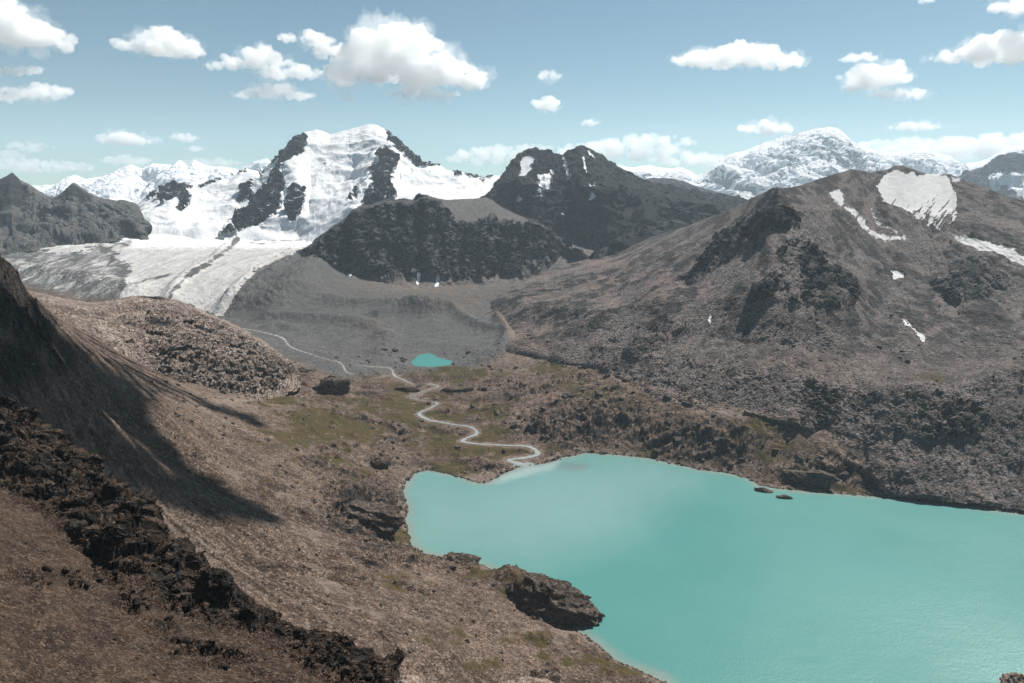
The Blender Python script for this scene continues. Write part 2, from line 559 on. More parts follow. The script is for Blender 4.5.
VEG = blobs(PX0, PY0, [(340, 425, 60, 30, .85), (280, 402, 26, 8, .9), (420, 420, 60, 22, .95), (460, 440, 60, 16, .95), (520, 452, 40, 12, .9), (400, 400, 50, 20, .8), (470, 375, 40, 8, .85), (560, 370, 50, 8, .75), (490, 410, 30, 12, .8),
                       (600, 400, 60, 18, .55), (570, 385, 30, 8, .7), (760, 425, 34, 10, .95), (740, 440, 46, 14, .7), (670, 445, 50, 14, .55), (780, 450, 30, 12, .6), (850, 490, 20, 4, .9), (450, 470, 40, 12, .8), (350, 480, 30, 16, .55), (430, 545, 30, 8, .7),
                       (400, 535, 16, 10, .9), (490, 575, 30, 7, .9), (520, 590, 24, 12, .85), (480, 665, 26, 9, 1), (400, 575, 18, 8, .7), (580, 660, 40, 8, .75), (540, 640, 30, 8, .6), (620, 672, 30, 6, .6), (310, 550, 40, 8, .35), (330, 460, 40, 20, .5), (420, 610, 16, 6, .5),
                       (920, 385, 20, 4, .7), (870, 470, 16, 6, .6), (250, 500, 80, 26, .25), (480, 640, 60, 16, .4), (380, 590, 60, 20, .3), (300, 440, 50, 14, .6)])
VEG = np.clip(VEG * 1.15 + (VEG > .12) * (1.0 * n1 + .95 * n2), 0, 1) * sstep(1500, 1300, GY) * (1 - .4 * ROCKY)
fl = sstep(0, 22, out_d)
# relief
relief = 9 * n1 * (.35 + .65 * ROCKY) * np.clip(out_d / 60, 0, 1)
rock1 = fbm2(GX / 30, GY / 22, 5, .55, True)
rock2 = fbm2((GX + .5 * GY) / 8, (GY - .4 * GX) / 5, 4, .6, True)
relief += ROCKY * (9.0 * (rock1 - .1) + 2.6 * rock2) * np.clip(out_d / 18, 0, 1)
relief += (.9 * n2 + .5 * fbm2(GX / 5.5, GY / 5.5, 3, .6, True) + .3 * fbm2(GX / 2.5, GY / 2.5, 2, .6)) * np.clip(out_d / 10, 0, 1) * (1 + 1.2 * ROCKY)
spur = blobs(PX0, PY0, [(4, 285, 26, 44, 1), (36, 330, 24, 30, .8), (20, 370, 34, 30, .6)]) * sstep(720, 600, GY)
relief += spur * (7 * facets(GX / 26, GY / 26, Z0 / 20) + 3 * facets(GX / 9, GY / 9, Z0 / 7))
# shallow gullies running down the left slope toward the water
GP0 = np.stack([GX, GY, Z0], -1)
slope_m = sstep(-60, -160, GX) * sstep(900, 600, GY)
relief += slope_m * 4.5 * gully(GP0, 16, at_Y(-40, 190, 470), seed=6.1)
# moraine loops, ridges and furrows on the glacier
basin = sstep(1380, 1600, GY)
relief *= (1 - .6 * basin)
relief += basin * (7 * fbm2(GX / 150, GY / 210, 5, .5) + 2.0 * fbm2(GX / 40, GY / 40, 4, .6, True))
MORAINES = [
    ([(497, 318), (508, 335), (500, 352), (478, 362), (452, 368), (430, 371)], 14, 9),
    ([(455, 312), (470, 322), (492, 330)], 20, 8), ([(380, 316), (410, 309), (450, 309)], 25, 12), ([(385, 330), (387, 345), (380, 352)], 26, 4),
    ([(340, 345), (360, 337), (375, 334), (390, 339)], 26, 5), ([(300, 255), (268, 280), (240, 303), (238, 300)], 40, 13), ([(322, 262), (290, 290), (270, 305)], 60, 18),
    ([(236, 240), (213, 260), (186, 276), (173, 290), (168, 298)], 22, 9), ([(296, 256), (266, 266), (246, 280), (233, 299), (221, 312)], 20, 10),
    ([(270, 318), (320, 320), (370, 326)], 30, 9), ([(330, 300), (390, 305), (430, 312)], 35, 10), ([(262, 330), (276, 326), (290, 329)], 20, 5), ([(20, 270), (80, 280), (130, 293)], 60, 14)]


def gz(px, py):
    """Ground point under a pixel (march along the ray over the smooth base)."""
    u, w = ray(px, py)
    Y = np.geomspace(300, 3700, 900)
    z = bil(CZ, np.full_like(Y, u), Y)
    hit = np.where(E + w * Y <= z)[0]
    k = hit[0] if len(hit) else len(Y) - 1
    return np.array([u * Y[k], Y[k], z[k]])


for line, wd, hh in MORAINES:
    L = np.array([gz(*p) for p in line])[:, :2]
    m = 3.2 * wd
    sel = (GX > L[:, 0].min() - m) & (GX < L[:, 0].max() + m) & (GY > L[:, 1].min() - m) & (GY < L[:, 1].max() + m)
    d = poly_sd(GX[sel], GY[sel], L, False)
    relief[sel] += 1.8 * hh * np.exp(-(d / wd) ** 2) * (1 + .3 * n2[sel])
for (qx, qy, hh, wd) in ((527, 590, 13, 24), (505, 582, 6, 20), (440, 570, 5, 18), (355, 515, 7, 26), (385, 505, 6, 20)):
    kq = at_z(qx, qy, 6)
    relief += hh * np.exp(-((GX - kq[0]) ** 2 + (GY - kq[1]) ** 2) / wd ** 2) * np.clip(out_d / 8, 0, 1) * (1 + .5 * rock1)
kn = sstep(.02, .38, fbm2(GX / 62 + 3.3, GY / 46, 4, .55)) * sstep(265, 310, PX0) * sstep(645, 600, PX0) * sstep(368, 382, PY0) * sstep(610, 570, PY0) * sstep(1370, 1250, GY)
relief += kn * (4.5 + 3.5 * rock1) * np.clip(out_d / 14, 0, 1)
ROCKY = np.maximum(ROCKY, .8 * kn)
zb = np.maximum(Z0, 1.0)
land = zb * sstep(0, 70, out_d) + np.minimum(zb, out_d * .30) * (1 - sstep(0, 70, out_d))
GZ = np.where(SD > 0, -.25 - SD * .18, np.maximum(land + relief, .12 + np.minimum(out_d, 20) * .04))
# tarn basin
td = np.full(GX.shape, -300.0)
sel = (GY > 1250) & (GY < 1600)
td[sel] = poly_sd(GX[sel], GY[sel], TARN_W)
GZ = np.where(td > -90, TARN_Z - .5 + (GZ - TARN_Z) * sstep(0, 90, -td) + np.clip(-td, 0, 20) * .12 - np.clip(td, 0, 20) * .1, GZ)
GZ = np.where((td <= 0) & (td > -90), np.maximum(GZ, TARN_Z + .15), GZ)
# stream beds: level the ground across the channel
RIV3 = []
BANK = np.zeros(GX.shape)
for line in RIVERS:
    a = np.array(line, float)
    pts = np.array([gz(x, y) for x, y, _ in line])
    # densify
    t = np.arange(len(a)); tt = np.linspace(0, len(a) - 1, (len(a) - 1) * 8 + 1)

    def cr(v):
        m = np.gradient(v); k = np.clip(tt.astype(int), 0, len(v) - 2); f = tt - k
        return (2 * f**3 - 3 * f**2 + 1) * v[k] + (f**3 - 2 * f**2 + f) * m[k] + (-2 * f**3 + 3 * f**2) * v[k + 1] + (f**3 - f**2) * m[k + 1]
    x, y, w = cr(pts[:, 0]), cr(pts[:, 1]), np.interp(tt, t, a[:, 2])
    z = np.interp(tt, t, pts[:, 2])
    z = np.minimum.accumulate(np.maximum(z, .1))
    wid = w * y / F * 1.25            # half width in metres
    RIV3.append((x, y, z, wid))
    sel = (GX > x.min() - 40) & (GX < x.max() + 40) & (GY > y.min() - 40) & (GY < y.max() + 40)
    sx, sy = GX[sel], GY[sel]
    best = np.full(sx.shape, 1e9); bz = np.zeros(sx.shape); bw = np.ones(sx.shape)
    for k in range(0, len(x), 2):
        d = np.hypot(sx - x[k], (sy - y[k]) * .8)
        q = d < best
        best[q] = d[q]; bz[q] = z[k]; bw[q] = wid[k]
    k = sstep(34, 6, best - bw)
    zz = GZ[sel]
    zz = zz * (1 - k) + (bz - .5 + np.clip(best - bw, 0, 40) * .12) * k
    BANK[sel] = np.maximum(BANK[sel], sstep(9, 1.5, best - bw + 4 * n2[sel]))
    inlake = SD[sel] > -1
    GZ[sel] = np.where(inlake, GZ[sel], zz)

GP = np.stack([GX, GY, GZ], -1)
PX, PY = project(GP)
slope = 1 - normals(GP)[..., 2]

# ------------------------------------------------------------------ materials of the land
M_ground = rock_mat('stony_ground', 1.15, (.086, .058, .043), (.225, .162, .125), (.43, .325, .265), cliff=(.06, .048, .041), tint=(.34, .27, .225), vor=.7, bump=1.0)
M_glacier = rock_mat('dirty_ice', 3.5, (.15, .147, .145), (.2, .196, .19), (.26, .255, .25), vor=.5, bump=.9, ice=(.42, .415, .408), tint=(.085, .083, .08))
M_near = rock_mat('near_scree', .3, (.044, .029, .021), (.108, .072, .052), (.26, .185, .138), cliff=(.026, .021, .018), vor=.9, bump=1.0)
M_knoll = rock_mat('ice_worn_rock', 2.2, (.21, .16, .132), (.45, .36, .305), (.70, .59, .52), cliff=(.075, .064, .056), vor=.6, strat=True, bump=1.0)
M_right = rock_mat('red_brown_scree', 2.2, (.118, .101, .096), (.235, .20, .188), (.41, .35, .328), cliff=(.028, .027, .027), tint=(.30, .225, .195), vor=.8, bump=1.0, snow=(.5, .5, .505))
M_butt = rock_mat('grey_cliff_rock', 3.6, (.12, .117, .114), (.16, .152, .146), (.23, .215, .205), cliff=(.031, .034, .036), tint=(.26, .21, .19), vor=.3, strat=False, bump=1.0)
M_peak = rock_mat('snowy_dark_rock', 6.5, (.036, .038, .04), (.065, .066, .067), (.12, .12, .12), cliff=(.027, .030, .033), vor=.2, bump=.9, snow=(.58, .595, .62))
M_far = rock_mat('far_rock', 22, (.07, .075, .08), (.1, .105, .11), (.15, .15, .155), cliff=(.07, .075, .08), vor=.2, bump=1.0, snow=(.72, .74, .77), snowbump=.8)

# ground and glacier
G_ICE = [(140, 203), (172, 212), (232, 228), (252, 240), (300, 239), (330, 232), (318, 244), (296, 254), (268, 264), (247, 279), (236, 296), (224, 316), (205, 312), (180, 304), (150, 300), (122, 300), (122, 290), (127, 279), (130, 266), (118, 258), (110, 248), (112, 236), (126, 232), (129, 214)]
G_ARM = [(14, 243), (34, 240), (83, 236), (113, 233), (128, 228), (128, 244), (108, 250), (98, 244), (84, 253), (66, 255), (40, 250)]
ng = fbm2(GX / 60, GY / 60, 4, .6)
ice = np.maximum(polymask(PX, PY, G_ICE, 5.0, ng + .5 * n2, 12), .8 * polymask(PX, PY, G_ARM, 4.0, ng + .5 * n2, 10))
stripes = np.zeros(GX.shape)


def stripe(line, w, s=1.0):
    d = np.full(GX.shape, 99.0)
    a = np.array(line)
    sel = (PX > a[:, 0].min() - 15) & (PX < a[:, 0].max() + 15) & (PY > a[:, 1].min() - 15) & (PY < a[:, 1].max() + 15)
    d[sel] = poly_sd(PX[sel], PY[sel], line, False)
    np.maximum(stripes, s * (.55 + .9 * np.abs(ng)) * sstep(w * 1.3, w * .1, d + 2.6 * ng + 1.5 * n2), out=stripes)


stripe([(238, 238), (232, 246), (213, 260), (196, 271), (186, 277), (178, 286), (172, 292), (168, 300)], 4.2)
stripe([(300, 254), (280, 262), (262, 270), (248, 283), (236, 300), (228, 314)], 4.5)
stripe([(286, 264), (262, 276), (254, 284), (244, 302)], 3.0)
stripe([(130, 284), (150, 279), (170, 275), (186, 272)], 2.2, .8)
stripe([(103, 250), (118, 246), (130, 242)], 3.5, .8)
ice = np.maximum(ice, .47 * polymask(PX, PY, [(-60, 262), (0, 250), (110, 240), (128, 245), (126, 302), (90, 304), (30, 290), (-60, 300)], 12, ng, 12))
ice_g = np.clip(ice * (1 - .9 * np.clip(stripes, 0, 1)) - .25 * sstep(0.1, .5, fbm2((GX + .35 * GY) / 45, (GY - .35 * GX) / 420, 4, .6)), 0, 1) * (GY > 1700)
snow_g = polymask(PX, PY, [(140, 200), (172, 212), (232, 226), (236, 232), (215, 236), (190, 230), (165, 227), (140, 224), (130, 215)], 5, ng, 9) * (GY > 2300)
snow_g = np.maximum(snow_g, .7 * ice * sstep(268, 236, PY) * (1 - stripes) * (GY > 2300))
tint_g = np.maximum.reduce([
    blobs(PX, PY, [(540, 340, 60, 26, .8), (500, 340, 16, 8, 1.2), (400, 285, 90, 8, .6), (590, 262, 40, 5, 1.0), (850, 460, 40, 14, .8), (720, 412, 30, 3, .6), (270, 402, 30, 8, .7), (232, 400, 40, 7, .8), (300, 365, 30, 8, .5), (440, 330, 14, 30, 0.0)]),
    .75 * sstep(2.6, 1.2, poly_sd(PX, PY, [(603, 366), (619, 380), (653, 394), (684, 402), (717, 412), (750, 418), (794, 426), (817, 436), (843, 453), (863, 466)], False) + ng) * (GY < 1350) * (GY > 700)])
# river bars: pale silt
tint_g = np.maximum(tint_g, blobs(PX, PY, [(382, 367, 16, 3, 1.0), (420, 395, 14, 5, .9), (400, 405, 14, 3, .5)]))
pale_shore = sstep(10, 3, out_d + 5 * n2) * (out_d > 1.2) * (GY < 1000)
fanz = gully(GP0, 22, at_Y(-40, 190, 470), seed=2.7)
tint_g = np.maximum(tint_g, .7 * sstep(.1, .5, -fanz) * slope_m + .6 * sstep(.12, .4, fbm2(GX / 70 + 8, GY / 50, 5, .6)) * (GY < 1400))
tint_g = np.maximum.reduce([tint_g, pale_shore * .8, BANK * .4])
VEG = VEG * (1 - .6 * kn)
cliff_g = sstep(.18, .42, slope) * np.clip(ROCKY * 1.5, 0, 1) * (GY < 1500)
cliff_g = np.maximum(cliff_g, stripes * ice * .0)
grey = polymask(PX, PY, [(-200, 420), (-20, 330), (26, 284), (100, 300), (240, 338), (268, 352), (310, 368), (345, 379), (372, 377), (395, 372), (415, 370), (450, 371), (478, 366), (500, 356), (511, 343), (507, 325), (494, 312), (500, 300), (545, 268), (580, 258), (640, 252), (640, 150), (-200, 150)], 4, ng, 6) * (GY > 1150)
grey = grey * (1 - .55 * blobs(PX, PY, [(430, 288, 80, 8, 1), (470, 300, 40, 10, 1), (372, 330, 14, 10, .8), (388, 345, 8, 8, .7)]))
attrs = dict(grey=grey * (1 - .5 * BANK), veg=VEG * (1 - .7 * BANK) * sstep(.45, .2, slope) * (SD < 0), ice=ice_g, snow=snow_g, tint=np.clip(tint_g, 0, 1) * (1 - ice_g), cliff=cliff_g)
attrs = {k: v.ravel() for k, v in attrs.items()}
Fg = grid_faces(*GX.shape)
fc = lambda A: A.ravel()[Fg].mean(1)
fx, fy, fu, fsd = fc(GX), fc(GY), fc(UU), fc(SD)
keepf = (fsd < 25) & (fy > np.interp(fc(PX), [r_[0] for r_ in rib], [r_[2] for r_ in rib]) + 2) & ~((fu > .28) & (fy > 1500)) & ~((fu > .6) & (fy > 1150))
trx = [560, 603, 653, 706, 742, 792, 817, 843, 863, 883, 930, 983, 1024, 1100, 1250]
try_ = [330, 355, 384, 398, 404, 416, 424, 441, 455, 478, 490, 497, 502, 518, 548]
keepf &= ~((fc(PX) > 560) & (fc(PY) < np.interp(fc(PX), trx, try_)) & (fsd < -2))
gl = keepf & (fc(grey) > .5)
V = GP.reshape(-1, 3)
ground = sub_obj('ground', V, Fg[keepf & ~gl], attrs, M_ground)
tag(ground, 'brown stony valley ground with olive turf around the turquoise lake', 'ground', kind='structure')
icef = gl & (fc(np.maximum(ice, stripes * (PX < 320))) > .45) & (fc(PY) < 330) & (fy > 1700)
glacier = sub_obj('glacier', V, Fg[icef], attrs, M_glacier)
tag(glacier, 'pale glacier tongue with dark medial stripes flowing below the snowy peak', 'glacier', kind='structure')
moraine = sub_obj('moraine', V, Fg[gl & ~icef], attrs, M_ground)
tag(moraine, 'grey moraine hummocks between the glacier tongue and the small tarn', 'moraine', kind='structure')


def ground_at(x, y):
    u, Y = x / y, y
    i = np.clip(np.searchsorted(US, u), 0, len(US) - 1)
    j = np.clip(np.searchsorted(YS, Y), 0, len(YS) - 1)
    return GZ[j, i]


# wide floor that carries the land out to the horizon
fx_ = np.array([[-14000, 300, -8], [14000, 300, -8], [14000, 15000, -8], [-14000, 15000, -8]], float)
base = add_obj('terrain', raw_mesh('terrain', fx_, np.array([[0, 1, 2, 3]]), {}), M_far)
tag(base, 'low grey land spreading out beneath the mountains', 'terrain', kind='structure')


# ------------------------------------------------------------------ mountains
def emit(name, label, P, at, mat, parts=(), kind='structure', cat='mountain'):
    """Mountain object plus its snowfields as parts. parts: list of (name, face mask array on vertices, label)."""
    R, C = P.shape[:2]
    Fq = grid_faces(R, C)
    full = dict(tint=0, veg=0, cliff=0, snow=0, ice=0, grey=0)
    A = {k: (np.zeros(R * C) + np.asarray(at.get(k, 0)).ravel() if np.ndim(at.get(k, 0)) else np.full(R * C, at.get(k, 0.0))) for k in full}
    Vv = P.reshape(-1, 3)
    rest = np.ones(len(Fq), bool)
    todo = []
    for nm, mask, lb in parts:
        f = rest & (mask.ravel()[Fq].mean(1) > .5)
        if f.sum() > 3:
            todo.append((nm, f, lb)); rest &= ~f
    o = sub_obj(name, Vv, Fq[rest], A, mat)
    o.data.polygons.foreach_set('use_smooth', np.zeros(len(o.data.polygons), bool))
    tag(o, label, cat, kind=kind)
    for nm, f, lb in todo:
        c = sub_obj(nm, Vv, Fq[f], A, mat, o)
        if lb:
            c['label'] = lb
    return o


def pxr(a, b, st=1.0):
    return np.arange(a, b + st, st)


# far left snow range
sk = [(20, 190), (33, 186), (60, 184.7), (75, 176), (86, 180), (100, 178), (111, 175), (116, 171.5), (131, 165), (143, 170), (153, 165), (173, 166.5), (179.5, 161), (186, 166.5), (194.5, 161.5), (206, 166.5), (226, 168), (239, 170), (252.5, 163), (266, 159), (280, 168), (310, 190)]
xs = pxr(-120, 320)
sk = [(-120, 200), (-40, 192)] + sk
cr = [(x, y, 11000) for x, y in sk]
P, k = loft([[(-120, 235, 8600), (320, 235, 8600)], [(-120, 212, 9600), (60, 205, 9500), (110, 200, 9300), (150, 208, 9700), (180, 196, 9300), (230, 205, 9700), (320, 200, 9500)], cr, [(x, y + 40, 12200) for x, y in sk]], [22, 50, 8], xs, 2, 1, 1.2, 2.2)
P = displace(P, k, 150, 1100, .25, cliff=np.ones(P.shape[:2]), camp=30, clam=420, zs=.8, taper=9, seed=50, ribz=.4)
P = push(P, k, 130 * gully(P, 700, shear=.5, seed=4.4, zf=.3))
sl = normals(P)[..., 2]
sn = fbm3([P[..., 0] / 600, P[..., 1] / 600, P[..., 2] / 600], 3, .5)
snow = sstep(.30, .52, sl + .18 * sn + .1)
emit('mountain', 'distant white snow range low on the skyline behind the dark left peaks', P, dict(snow=snow, cliff=.5), M_far)

# the big far massif on the right
sk = [(570, 176), (600, 168), (619, 165), (629, 168), (649, 165), (664, 169), (682.5, 168), (696, 175), (706, 173), (714, 163), (727, 156), (744, 151), (764, 143), (784, 136), (799, 133), (814, 129.6), (827, 127), (837, 128), (847, 136), (853.5, 143),
      (867, 148), (880, 153), (897, 152), (920, 149), (933, 153), (950, 156), (963, 164.5), (973, 163), (990, 158), (1003, 151), (1016, 146), (1024, 144.6), (1060, 140), (1110, 150), (1180, 160)]
xs = pxr(570, 1180)
cr = [(x, y, 12000 + (900 if x < 700 else 0) + (-600 if 790 < x < 850 else 0)) for x, y in sk]
P, k = loft([[(570, 230, 8800), (1180, 230, 8800)], [(570, 196, 10800), (640, 190, 11000), (700, 192, 10500), (735, 185, 10000), (770, 180, 10600), (815, 165, 10300), (840, 170, 10200), (870, 180, 10900), (920, 175, 10800), (970, 190, 10600), (1024, 180, 10400), (1180, 190, 10400)],
             cr, [(x, y + 40, 13300) for x, y in sk]], [30, 60, 8], xs, 2, 1, 1.8, 8.8)
P = displace(P, k, 150, 1300, .25, cliff=np.ones(P.shape[:2]), camp=45, clam=520, zs=.7, taper=20, seed=900, ribz=.35, low=.05)
P = push(P, k, 230 * gully(P, 900, shear=.55, seed=9.4, zf=.3) + 80 * gully(P, 300, shear=-.3, seed=2.2, zf=.3), 24, .03)
px, py = project(P)
sl = normals(P)[..., 2]
sn = fbm3([P[..., 0] / 500, P[..., 1] / 500, P[..., 2] / 900], 4, .5)
snow = sstep(.34, .62, sl + .22 * sn + .12 - .16 * np.exp(-((px - 835) / 30) ** 2 - ((py - 150) / 25) ** 2))
emit('mountain', 'tallest far snow massif, hazy blue, behind the brown mountain', P, dict(snow=snow, cliff=.5), M_far)

# snowy mountain at the right edge
sk = [(925, 196), (945, 190), (955, 180), (966.5, 174.5), (976.5, 169.5), (990, 164.5), (1000, 159.5), (1011, 153.5), (1020, 158), (1032, 155), (1060, 150), (1110, 165), (1160, 172)]
xs = pxr(925, 1160)
cr = [(x, y, 7200) for x, y in sk]
P, k = loft([[(925, 240, 5600), (1160, 240, 5600)], [(925, 210, 6500), (960, 200, 6400), (985, 190, 6700), (1010, 185, 6300), (1060, 190, 6600), (1160, 195, 6500)], cr, [(x, y + 40, 8000) for x, y in sk]], [22, 50, 6], xs, 2, 1, 1.0, 4.1)
P = displace(P, k, 110, 500, .5, cliff=np.ones(P.shape[:2]), camp=60, clam=220, zs=.6, taper=9, seed=300, ribz=.4)
px, py = project(P)
nz = fbm3([P[..., 0] / 150, P[..., 1] / 150, P[..., 2] / 150], 4, .6)
s1 = polymask(px, py, [(988, 174), (1003, 172), (1003, 184), (996, 194), (990, 188)], 2, nz, 4)
s2 = polymask(px, py, [(1008, 172), (1022, 172), (1040, 178), (1060, 190), (1040, 205), (1018, 196), (1008, 186)], 2, nz, 4)
s3 = polymask(px, py, [(940, 192), (968, 176), (975, 178), (950, 200)], 2, nz, 4) * .5
emit('mountain', 'blue grey mountain with two snow patches at the edge of the view', P, dict(snow=np.maximum.reduce([s1, s2, s3]), cliff=.4), M_far, [('snow_patch', s1, None), ('snow_patch', s2, None)])

# middle distance dark blue ridge
sk = [(560, 205), (600, 190), (642, 180), (655, 178.5), (672, 179), (682, 182), (700, 188), (720, 194), (742, 199), (800, 215)]
xs = pxr(560, 800)
P, k = loft([[(560, 240, 4800), (800, 245, 4800)], [(x, y, 5600) for x, y in sk], [(x, y + 30, 6100) for x, y in sk]], [40, 6], xs, 1, 1, 1.2, 5.5)
P = displace(P, k, 50, 330, .4, cliff=np.ones(P.shape[:2]), camp=30, clam=220, zs=.5, taper=9, seed=70, ribz=.4)
P = push(P, k, 60 * gully(P, 260, shear=.5, seed=1.4))
emit('mountain', 'low dark blue ridge between the twin rocky peaks and the far massif', P, dict(cliff=.6), M_peak)

# dark peaks at the left edge
sk = [(-130, 170), (-60, 176), (-20, 184), (0, 180), (6, 176.5), (12.6, 173), (20, 180), (32, 186.5), (45, 195), (51.5, 197), (56.5, 196.5), (63, 191.5), (74, 183), (81, 188), (96, 196.5), (113, 200), (124, 201), (133, 202.5), (138, 206), (142, 214), (146, 226), (149, 238)]
xs = pxr(-130, 149)
P, k = loft([[(-130, 275, 2450), (0, 268, 2560), (40, 260, 2700), (83, 254, 2820), (113, 252, 2890), (140, 248, 2970), (160, 247, 3000)], [(-130, 252, 2600), (0, 247, 2650), (40, 241, 2780), (83, 237, 2880), (113, 235, 2950), (128, 231, 3020), (140, 232, 3040), (149, 239, 3060)],
             [(-130, 215, 2900), (0, 214, 2920), (12, 205, 2900), (30, 214, 3020), (50, 217, 3050), (74, 208, 3050), (100, 215, 3120), (128, 217, 3140), (140, 224, 3140), (149, 239, 3100)],
             [(x, y, 3350) for x, y in sk], [(x, y + 25, 3700) for x, y in sk]], [6, 26, 34, 6], xs, 3, 1, 1.7, 1.7)
px, py = project(P)
nz = fbm3([P[..., 0] / 90, P[..., 1] / 90, P[..., 2] / 90], 4, .6)
cl = np.maximum(polymask(px, py, [(0, 178), (12, 173), (18, 182), (22, 195), (14, 212), (0, 225), (-130, 230), (-130, 176)], 5, nz, 8), .7 * polymask(px, py, [(64, 191), (74, 183), (82, 189), (96, 198), (90, 205), (70, 203)], 4, nz, 6))  # first mask: bare rock, plus the peak's shaded left side painted dark
P = displace(P, k, 45, 240, .45, cliff=np.maximum(cl, .35), camp=16, clam=90, taper=18, seed=20, zs=.4, low=.06)
P = push(P, k, 26 * gully(P, 8, at_Y(36, 170, 3420), seed=2.0), 12, .06)
sl = normals(P)[..., 2]
cl = np.maximum(cl, sstep(.62, .42, sl + .15 * nz))
emit('mountain', 'two pointed dark grey peaks at the end of the valley beside the glacier', P, dict(cliff=cl, snow=.9 * np.maximum(polymask(px, py, [(85, 214), (94, 217), (92, 219), (84, 217)], 1.2, nz, 1.5), polymask(px, py, [(52, 231), (57, 232), (55, 235)], 1.2, nz, 1))), M_butt)

# the white peak
sk = [(118, 222), (133, 209), (139.6, 203), (146, 196), (156, 190), (173, 183), (181, 183), (193, 189), (199, 187), (208, 182.5), (219, 179), (229, 180), (239, 172.5), (247.6, 169), (257.5, 171.5), (261, 176), (266, 168), (276, 156.5), (282.5, 150), (292.5, 140),
      (304, 132.5), (312, 131.5), (316, 130), (323, 131.5), (330, 135), (346, 130.5), (359.5, 127), (366, 125), (376, 125), (384.5, 129), (393, 136.5), (406, 148), (419, 160), (429, 161.5), (437.6, 163), (446, 170), (456, 170.5), (466, 174), (476, 175), (482.5, 179), (492, 176), (502, 176), (530, 190), (560, 215)]
yc = [(118, 3500), (140, 3700), (156, 3850), (181, 3950), (229, 4050), (247, 4200), (266, 4060), (304, 4180), (330, 4300), (370, 4350), (393, 4250), (419, 4120), (446, 4080), (502, 4000), (560, 3900)]
ycf = lambda x: float(np.interp(x, [a for a, _ in yc], [b for _, b in yc]))
xs = pxr(118, 560, .8)
P, k = loft([[(118, 262, 2950), (250, 262, 3000), (330, 258, 2850), (400, 222, 2800), (560, 222, 3000)],
             [(118, 232, 3080), (150, 232, 3150), (200, 233, 3150), (235, 236, 3180), (262, 232, 3250), (300, 236, 3200), (330, 230, 3050), (360, 215, 2950), (400, 208, 2950), (486, 204, 3100), (560, 204, 3200)],
             [(118, 226, 3250), (140, 214, 3400), (172, 205, 3480), (200, 208, 3600), (240, 203, 3620), (258, 200, 3480), (272, 196, 3420), (285, 190, 3560), (296, 190, 3500), (310, 192, 3640), (330, 185, 3700), (355, 183, 3720), (372, 176, 3580), (386, 185, 3470), (398, 190, 3600), (430, 188, 3700), (470, 190, 3720), (502, 192, 3720), (560, 208, 3700)],
             [(118, 223, 3400), (172, 191, 3750), (208, 192, 3850), (247, 182, 3900), (266, 180, 3760), (284, 165, 3780), (296, 155, 3900), (320, 150, 4020), (350, 148, 4050), (378, 145, 3950), (390, 150, 3860), (410, 168, 3920), (446, 177, 3930), (502, 183, 3880), (560, 212, 3800)],
             [(x, y, ycf(x)) for x, y in sk], [(x, y + 30, ycf(x) + 350) for x, y in sk]], [8, 46, 44, 36, 6], xs, 4, 3, .5, 3.3)
px, py = project(P)
nz = fbm3([P[..., 0] / 60, P[..., 1] / 60, P[..., 2] / 90], 6, .7)
ROCKS = [
    [(304.7, 132), (308, 141), (300, 155), (290, 161.5), (282, 170), (283, 181), (281, 196), (279.7, 210), (276, 213), (266, 225), (250, 231), (236, 236), (233, 230), (236.5, 220), (250, 206), (263, 196), (271.5, 180), (279.7, 163), (283, 150), (293, 136.5)],
    [(296, 185), (300, 190), (301, 203), (299.7, 216), (294.7, 223), (288, 219.6), (287, 206), (289.7, 190)],
    [(255, 183), (253, 196), (240, 206), (238, 203), (246.5, 190)], [(173, 183), (181, 182), (193, 189), (186, 191), (181, 196), (166, 206), (161, 205), (163, 193)],
    [(184.5, 190), (190, 194), (188, 206), (181, 215), (176, 213), (178, 203)], [(146, 198), (153, 191), (161, 191), (152, 202)],
    [(384.5, 128), (393, 136), (406, 147), (419, 159), (429, 160.5), (439, 166), (429, 168), (416, 169), (403, 160), (394, 152), (388, 142)],
    [(379.5, 150), (389.5, 150), (396, 158), (391, 173), (387, 186), (394, 202), (380, 212), (364, 212), (366, 196), (373, 183), (372, 173), (381, 163), (376, 156.5)],
    [(361, 190), (357, 203), (352, 202), (356, 193)], [(430, 160), (440, 164), (441, 168), (432, 167)], [(452, 169), (460, 171), (461, 177), (455, 177)], [(464, 173), (477, 175), (478, 179), (468, 177)], [(480, 176), (485, 180), (484, 183), (479, 181)], [(487, 175), (495, 175), (490, 179)],
    [(200, 186), (209, 182), (220, 178), (222, 181), (208, 186), (201, 190)], [(238, 173), (247, 169), (246, 172), (239, 176)], [(262, 176), (276, 156), (279, 157), (268, 172), (263, 180)],
    [(218, 236), (232, 232), (236, 240), (226, 244), (216, 242)], [(318, 168), (330, 164), (330, 171), (318, 175)]]
rock = np.zeros(px.shape)
for i, poly in enumerate(ROCKS):
    rock = np.maximum(rock, polymask(px, py, poly, 1.1, nz, 7) * (1 if i != len(ROCKS) - 1 else .25))
P = displace(P, k, 14, 260, .25, cliff=rock, camp=55, clam=120, taper=8, seed=5, zs=.6, low=.3)
